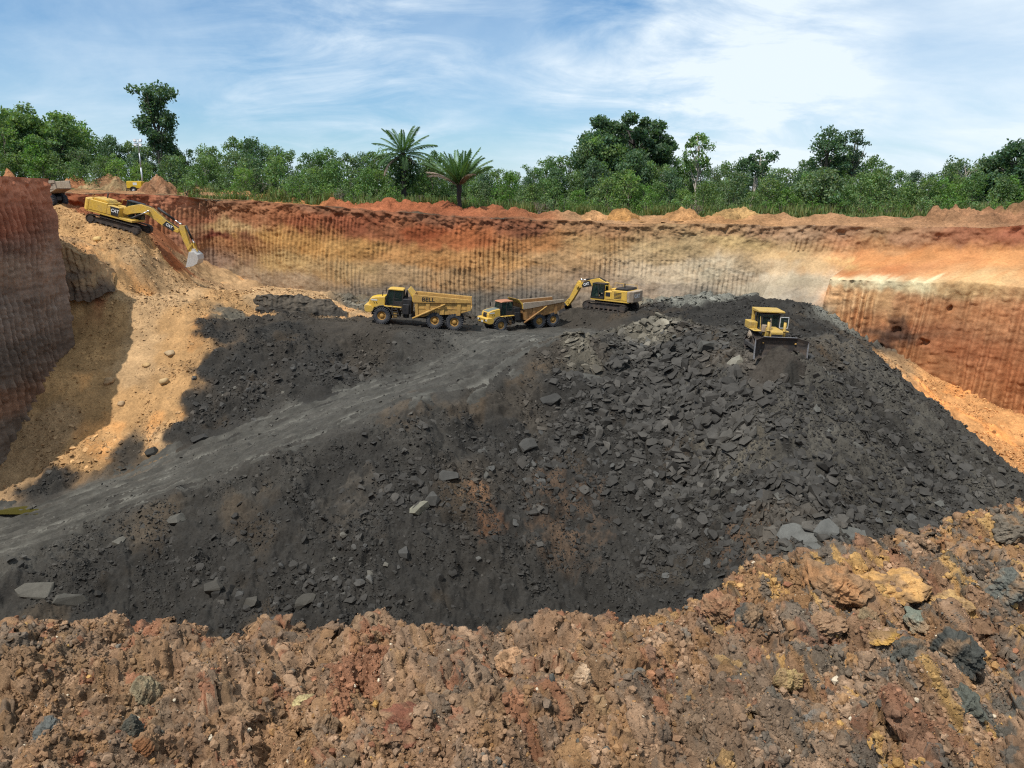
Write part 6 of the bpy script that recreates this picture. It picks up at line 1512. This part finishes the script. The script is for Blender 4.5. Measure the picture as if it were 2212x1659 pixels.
def build_crumbs():
    rng = np.random.default_rng(79)
    n = 430000
    y = 2.2 + (rng.uniform(size=n) ** 1.1) * 4.4; x = rng.uniform(-0.74, 0.74, n) * y; m = rng.uniform(size=n) < 0.18; x[m] = x[m] * 2.6
    keep = fbm(x * 1.6, y * 1.6, 3, 170) > rng.uniform(-1.3, 0.4, n); x, y = x[keep], y[keep]; n = len(x)
    s = np.clip(0.0046 * (rng.pareto(2.9, n) + 0.72), 0.0032, 0.030)
    PP, N = near_point(x, y)
    col = clay_col(x + 0.4 * PP[:, 2], y - 0.8 * PP[:, 2]) * rng.uniform(0.75, 1.25, (n, 1))
    pal = CLAYC[rng.integers(0, len(CLAYC), n)]; m = rng.uniform(size=n) < 0.07; col[m] = pal[m] * rng.uniform(0.7, 1.35, (m.sum(), 1))
    wh = rng.uniform(size=n) < 0.006; col[wh] = alb((228, 205, 185))
    P = PP + N * (s * 0.25)[:, None]; R = rots(N, rng.uniform(0, 6.28, n), rng.uniform(0.2, 1.5, n), rng); big = s > 0.0095
    V, F, C = scatter_mesh(CRUMBS, P[big], s[big], R[big], col[big], rng)
    V2_, F2_, C2_ = scatter_mesh([lump_template(860 + i, 0, 0.5) for i in range(6)], P[~big], s[~big], R[~big], col[~big], rng)
    V, F, C = np.vstack([V, V2_]), np.vstack([F, F2_ + len(V)]), np.vstack([C, C2_])
    tag(link(bpy.data.objects.new('gravel', np_mesh('gravel', V, F, M['crumb'], C, False))), 'crumbs and small clods of clay covering the near heap', 'gravel', None, 'stuff')
def clod_mesh(seed, c, dims, rough=0.5, sub=5):
    """one big clod built of knobbly clay"""
    bm = bmesh.new(); bmesh.ops.create_icosphere(bm, subdivisions=sub, radius=1.0); bm.verts.index_update()
    V = np.array([v.co[:] for v in bm.verts]); F = np.array([[v.index for v in f.verts] for f in bm.faces]); bm.free()
    a = fbm(V[:, 0] * 1.2 + seed * 3.7, V[:, 1] * 1.2 + V[:, 2] * 1.1, 3, seed); d = np.zeros(len(V))
    for sc, am in ((1.7, 0.26), (3.6, 0.20), (7.5, 0.12), (15, 0.06)):
        th = np.arctan2(V[:, 1], V[:, 0]); f1, f2, idv = worley(V[:, 0] * sc + V[:, 2] * 0.7 * sc + seed, V[:, 1] * sc - V[:, 2] * 0.8 * sc, seed + int(sc * 10))
        d += am * (np.sqrt(np.clip(0.75 - f1, 0, 1)) * 1.3 * idv - 0.25)
    V = V * (1 + rough * 0.6 * a + d)[:, None] * np.array(dims)
    mixc = sst(-0.35, 0.5, fbm(V[:, 0] * 11 + seed, V[:, 1] * 11 + V[:, 2] * 9, 4, seed))[:, None]
    cc = alb(c, 0.92, 0.78)[None] * (1 - 0.8 * mixc) + 0.8 * mixc * alb((150, 116, 90)) * (1 + 0.3 * fbm(V[:, 0] * 30, V[:, 1] * 30 + V[:, 2] * 21, 3, seed))[:, None]
    return np_mesh('clod', V, F, M['clay'], cc, False)
def build_clods():
    """clods of the near heap that can be told apart: (u, v, distance, radius m, colour, label)"""
    CL = [(1110, 1345, 4.9, 0.115, 0.085, (206, 150, 108), 'tan clod sticking up from the crest, middle of the near heap'), (1045, 1590, 3.95, 0.15, 0.17, (150, 108, 82), 'upright brown clod beside a dark hollow, bottom centre'), (1258, 1502, 4.1, 0.055, 0.07, (232, 186, 150), 'pale pinkish rounded stone, right of bottom centre'),
          (1620, 1345, 4.75, 0.10, 0.085, (86, 82, 79), 'dark grey clod on the right heap slope'), (1800, 1290, 4.95, 0.20, 0.16, (190, 128, 76), 'big rust-brown boulder on the upper right heap'), (1920, 1240, 5.1, 0.26, 0.12, (226, 160, 76), 'largest ochre-yellow clod near the top of the right heap'), (2050, 1290, 4.9, 0.20, 0.10, (222, 168, 96), 'pale ochre clod right of the largest ochre one'),
          (1780, 1375, 4.6, 0.13, 0.08, (176, 130, 96), 'brown flat-topped clod under the rust-brown boulder'), (1870, 1370, 4.6, 0.09, 0.09, (160, 130, 96), 'brown clod with an ochre side beside the flat-topped one'), (1985, 1345, 4.7, 0.10, 0.055, (140, 142, 130), 'grey-green flat stone on the right heap'),
          (1960, 1450, 4.25, 0.13, 0.11, (98, 94, 90), 'blue-grey clod in the middle of the right heap'), (2060, 1480, 4.2, 0.14, 0.13, (84, 82, 80), 'dark slate-grey clod towards the right edge'), (1700, 1460, 4.25, 0.09, 0.08, (196, 160, 96), 'ochre clod with a pale side, lower right heap'), (1835, 1440, 4.3, 0.055, 0.06, (206, 146, 84), 'small tan-orange clod left of the blue-grey one'),
          (1905, 1420, 4.4, 0.09, 0.03, (198, 142, 40), 'bright mustard-yellow patch of clay on the right heap'), (1950, 1500, 4.05, 0.055, 0.05, (206, 110, 52), 'small orange clod below the blue-grey one'), (2110, 1440, 4.35, 0.075, 0.05, (232, 176, 96), 'pale orange clod near the right edge'), (1775, 1540, 3.85, 0.10, 0.08, (140, 128, 124), 'knobbly grey clod at the lower right'),
          (2080, 1560, 3.85, 0.11, 0.09, (104, 103, 96), 'greenish-grey clod at the bottom right'), (1480, 1290, 5.0, 0.16, 0.10, (140, 122, 112), 'grey-brown knobbly clod on the crest, right of centre'), (1560, 1290, 5.0, 0.14, 0.10, (176, 116, 80), 'reddish-brown rounded clod on the crest of the right heap'), (105, 1545, 3.95, 0.095, 0.065, (110, 108, 108), 'fluffy blue-grey clod on the left, beside the track print'),
          (275, 1525, 4.0, 0.07, 0.06, (96, 90, 82), 'dark grey stone at the track print'), (310, 1565, 3.85, 0.08, 0.06, (150, 92, 50), 'rusty brown clod right of the track print'), (655, 1432, 4.45, 0.085, 0.045, (204, 178, 120), 'cream-yellow stone on the left half of the near heap'), (880, 1580, 3.85, 0.20, 0.08, (150, 86, 62), 'long red-brown clod, bottom centre left'),
          (100, 1635, 3.5, 0.05, 0.04, (216, 176, 150), 'small pale pink stone at the bottom left'), (905, 1535, 4.0, 0.035, 0.05, (136, 142, 136), 'small grey-green stone above the long red-brown clod'), (310, 1450, 4.35, 0.09, 0.10, (148, 128, 100), 'smooth olive-brown clod above the track print'), (1375, 1450, 4.35, 0.06, 0.05, (120, 112, 108), 'small grey clod amid the pinkish gravel'),
          (2170, 1330, 4.85, 0.14, 0.11, (120, 118, 114), 'grey clod at the right edge of the near heap'), (2180, 1190, 5.5, 0.17, 0.12, (126, 110, 98), 'grey-brown clod on the highest right crest'), (1090, 1480, 4.2, 0.10, 0.09, (176, 104, 66), 'orange-brown clod above the upright brown one'), (700, 1490, 4.15, 0.10, 0.09, (140, 112, 94), 'grey-brown lump in the left-hand middle of the heap'), (510, 1475, 4.2, 0.11, 0.08, (164, 122, 92), 'light brown lump above the bottom left')]
    for i, (u, v, Y, r, h, c, lab) in enumerate(CL):
        p = Wp(u, v, Y); z = float(near_low(np.array([p.x]), np.array([Y]))[0])
        o = link(bpy.data.objects.new('clod', clod_mesh(40 + i, c, (r * 0.9, r * 0.78, h * 0.95))))
        o.location = (p.x, Y, z + 0.10 * h); o.rotation_euler = (0.2 * math.sin(i), 0.2 * math.cos(i * 2), i * 1.3)
        tag(o, lab, 'clod')
# ------------------------------------------------------------------ heaps on the rim
def make_heap(label, x, y, rx, ry, h, cols, seed, cat='dirt heap', zf=None, base=None, mat='topsoil', n=90, flat=False):
    g = np.linspace(-1.25, 1.25, n); GY, GX = np.meshgrid(g, g, indexing='ij')
    X = x + GX * rx; Y = y + GY * ry; r = np.hypot(GX, GY)
    rr = r + 0.22 * fbm(X * 0.7, Y * 0.7, 4, seed)
    H = h * np.clip(1 - rr, 0, 1) ** 0.9 * (1 + 0.25 * fbm(X * 0.8, Y * 0.8, 3, seed + 2))
    if flat: H = h * sst(0.0, 0.62, 1 - rr) * (1 + 0.25 * fbm(X * 0.9, Y * 0.9, 4, seed + 2))
    zb = (zf or z_plateau)(X, Y) if base is None else np.full_like(X, base)
    Z = zb + H + (0.16 * fbm(X * 1.6, Y * 1.6, 5, seed + 5) + 0.05 * fbm(X * 6, Y * 6, 3, seed + 6)) * (H > 0.03) - 0.35 * sst(0.8, 1.2, rr)
    c0, c1 = alb(cols[0]), alb(cols[1]); w = sst(-0.3, 0.4, fbm(X * 0.5, Y * 0.5, 4, seed + 9))[..., None]
    o = grid_obj('dirt_heap', X - x, Y - y, Z - (base if base is not None else 0), M[mat], c0 * (1 - w) + c1 * w, True)
    o.location = (x, y, base if base is not None else 0)
    return tag(o, label, cat)

# ------------------------------------------------------------------ machines: where they stand
def pose(T, x, y, z, yaw, pitch=0.0, roll=0.0):
    """pitch: nose up positive; roll: left side up positive"""
    R = Matrix.Rotation(yaw, 4, 'Z') @ Matrix.Rotation(-pitch, 4, 'Y') @ Matrix.Rotation(roll, 4, 'X')
    T.location = (x, y, z); T.rotation_euler = R.to_euler()
def place_machines():
    # two trucks on the bench
    p = Wp(905, 703, 80.5)
    t1 = make_truck('larger yellow articulated dump truck with black lettering on its ochre bed', 0.94, rad(-4), 'yellow_worn', 'yellow_worn', 'BELL', 'yellow_bright', 'dump trucks on the pit bench')
    yaw1 = rad(180 + 1); pose(t1, p.x + 0.10, 80.5, TRUCK1[2] , yaw1, rad(5.4))
    q = Wp(1125, 709, 88)
    t2 = make_truck('yellow articulated dump truck with rusty red-brown bed waiting beside the loading excavator', 0.86, rad(4), 'rust', 'dusty', None, 'bonnet', 'dump trucks on the pit bench', rusty=True)
    pose(t2, q.x + 0.25, 88.0, TRUCK2[2], rad(180 + 29), rad(-1.0))
    t3 = copy_tree(t2); t3['label'] = 'dump truck mostly hidden behind the left cut, only its pale tail showing'; t3['group'] = 'dump trucks on the pit bench'
    r = Wp(118, 445, 96)
    pose(t3, r.x - 3.4, 97, float(z_ground(np.array([r.x]), np.array([97.0]))[0]) - 0.5, rad(172), rad(-3))
    for ch in t3.children:
        if ch.name.startswith('dump_bed'):
            ch.data = ch.data.copy(); ch.data.materials[0] = M['dusty']
    d = make_person('driver in a yellow-green high-visibility vest sitting in the cab of the larger truck')
    R = t1.matrix_basis
    d.matrix_world = R @ Matrix.Translation((2.50, 0.0, 2.74))
    # digging excavator on its ramp, at the upper left: side view measured in picture units, 0.00748 m each
    K = 0.00745; A = rad(15.5)
    def L1(zx, zy):
        x, z = (zx - 668) * K, -(zy - 678) * K
        return rot2((x, z), A)
    cl = [L1(745, 455), L1(880, 400), L1(1050, 378), L1(1190, 420), L1(1390, 590), L1(1600, 722)]
    stc = [L1(1668, 640), L1(1672, 745), L1(1710, 880), L1(1770, 1055)]
    e1 = make_excavator('yellow excavator on the tan ramp reaching down to the right with a whitish bucket', cl, [0.34, 0.44, 0.50, 0.48, 0.40, 0.26], stc, [0.30, 0.38, 0.30, 0.20], L1(1800, 1075), rad(-12) + A, M['silver'],
                        boomcyl=(L1(835, 560), L1(1185, 418), 0.55), stickcyl=(L1(1310, 372), L1(1640, 618), 0.72), bucketcyl=(L1(1722, 640), L1(1818, 905), 0.8, [(L1(1818, 905), L1(1735, 1010)), (L1(1818, 905), L1(1850, 1050))]), tl=6.1, group='excavators in the pit')
    b = Wp(258, 490.5, 93); pose(e1, b.x, 93, b.z - 0.10, 0.0, -A)
    # loading excavator on the mound
    K2 = 0.01095; C = math.cos(rad(36))
    def L2(zx, zy): return ((1510 - zx) * K2 / C, (478 - zy) * K2)
    cl2 = [(0.35, 1.75), L2(1450, 205), L2(1380, 172), L2(1320, 190), L2(1160, 246)]
    st2 = [L2(1172, 192), L2(1150, 262), L2(1095, 385), L2(1040, 490)]
    e2 = make_excavator('yellow excavator with black-topped housing on the dark mound, bucket lowered behind a truck', cl2, [0.30, 0.42, 0.46, 0.44, 0.27], st2, [0.24, 0.36, 0.30, 0.18], L2(1030, 505), rad(-18), M['dark'], cw_mat='dusty',
                        boomcyl=((0.9, 1.45), L2(1345, 215), 0.6), stickcyl=(L2(1350, 150), L2(1185, 172), 0.65), bucketcyl=(L2(1140, 215), L2(1062, 410), 0.7, [(L2(1062, 410), L2(1055, 455)), (L2(1062, 410), L2(1010, 480))]), tl=6.0, side_panel=False, group='excavators in the pit', dark_top=True, bsc=0.9)
    e2.scale = (0.95, 0.95, 0.95); pose(e2, EXC2[0], EXC2[1], EXC2[2], rad(180 - 36), rad(1.0), rad(0))
    dz = make_bulldozer('yellow bulldozer with raised cab pushing dark spoil over the top of the pile')
    dz.scale = (0.94, 0.94, 0.94); pose(dz, DOZ[0], DOZ[1], DOZ[2], rad(-90 + 1), rad(0), rad(-2.5))
    fx, fy = DOZ[0] + 0.1, DOZ[1] - 4.1
    make_heap('dark spoil heaped up against the bulldozer blade', fx, fy, 3.3, 1.9, 0.9, ((54, 50, 48), (68, 60, 56)), 350, 'spoil heap', lambda a, b: z_ground(a, b, False), None, 'spoil', 120, True)
    lt = make_light_tower('yellow trailer with a tall floodlight mast standing on the left rim')
    w = Wp(295, 415, 114); pose(lt, w.x, 114, ground_at(w.x, 114) - 0.05, rad(4))
    # spoil in front of the blade
    f = Vector((math.cos(rad(-66)), math.sin(rad(-66)), 0))
    return

def build_all():
    build_pit(); build_road(); build_banks(); build_near()
    build_rubble(); build_slabs(); build_crumbs(); build_clods()
    # pond at the foot of the left wall
    pm, g = new_mat('pond_water')
    pr = g.n('ShaderNodeBsdfPrincipled', ins={'Base Color': (0.06, 0.052, 0.012, 1), 'Roughness': 0.08, 'Specular IOR Level': 0.5})
    g.n('ShaderNodeOutputMaterial', ins={0: pr.outputs[0]})
    X, Y = np.meshgrid(np.linspace(-56, -36.5, 12), np.linspace(58, 65.6, 8)); 
    tag(grid_obj('water', X, Y, np.full_like(X, POND_Z), pm, None), kind='structure')
    w = Wp(342, 396, 113)
    make_heap('pale brown cone of dirt right of the lighting tower', w.x, 113, 3.0, 3.0, 2.6, ((176, 128, 98), (160, 110, 80)), 301)
    w = Wp(235, 392, 117); make_heap('wide grey-brown dirt heap left of the lighting tower', w.x, 117, 4.4, 3.2, 2.0, ((172, 140, 104), (160, 116, 84)), 302)
    w = Wp(165, 390, 118); make_heap('low brown dirt heap behind the half-hidden truck', w.x, 118, 3.6, 3.0, 2.0, ((178, 116, 80), (186, 132, 92)), 303)
    w = Wp(-5, 362, 100); make_heap('rust-red dirt heap at the left edge of the picture', w.x, 100, 2.0, 2.4, 2.0, ((176, 96, 56), (160, 84, 52)), 304)
    for u, Y, r, h, lab, c in ((1283, 104.5, 2.0, 1.2, 'small pale dirt heap on the far rim, left of the orange one', (206, 150, 104)), (1345, 104, 2.4, 1.3, 'small orange dirt heap on the far rim above the loading excavator', (194, 138, 82)), (1478, 103, 2.8, 1.4, 'orange-brown dirt heap on the far rim below the slim pale-trunked tree', (196, 140, 92)), (1590, 102.5, 2.8, 1.2, 'ochre dirt heap on the far rim below the leaning white trunk', (190, 146, 96))):
        w = Wp(u, 465, Y); make_heap(lab, w.x, Y, r, r * 0.9, h, (c, tuple(int(k * 0.88) for k in c)), 310 + u)
    place_machines()
    build_vegetation()
# level ground under the machines: x, y, z, slope in x, slope in y, radius
_p = Wp(905, 703, 80.5); TRUCK1 = (_p.x + 0.55, 80.5, _p.z - 0.0)
_q = Wp(1125, 709, 88); TRUCK2 = (_q.x + 0.25, 88.0, _q.z + 0.05)
_e = Wp(1319, 668, 92); EXC2 = (_e.x, 92.0, _e.z)
_d = Wp(1656, 760, 64.5); DOZ = (_d.x, 64.5, _d.z)
PADS += [(TRUCK1[0], TRUCK1[1], TRUCK1[2], -0.095, 0.0, 6.5), (TRUCK2[0], TRUCK2[1], TRUCK2[2], 0.0, 0.0, 5.5), (EXC2[0], EXC2[1], EXC2[2], 0.0, 0.0, 3.6), (DOZ[0], DOZ[1], DOZ[2], 0, 0, 2.8)]
_b = Wp(258, 490.5, 93); PADS += [(_b.x, 93, _b.z, -0.277, 0, 3.4)]
POND_Z = -21.9
build_all()
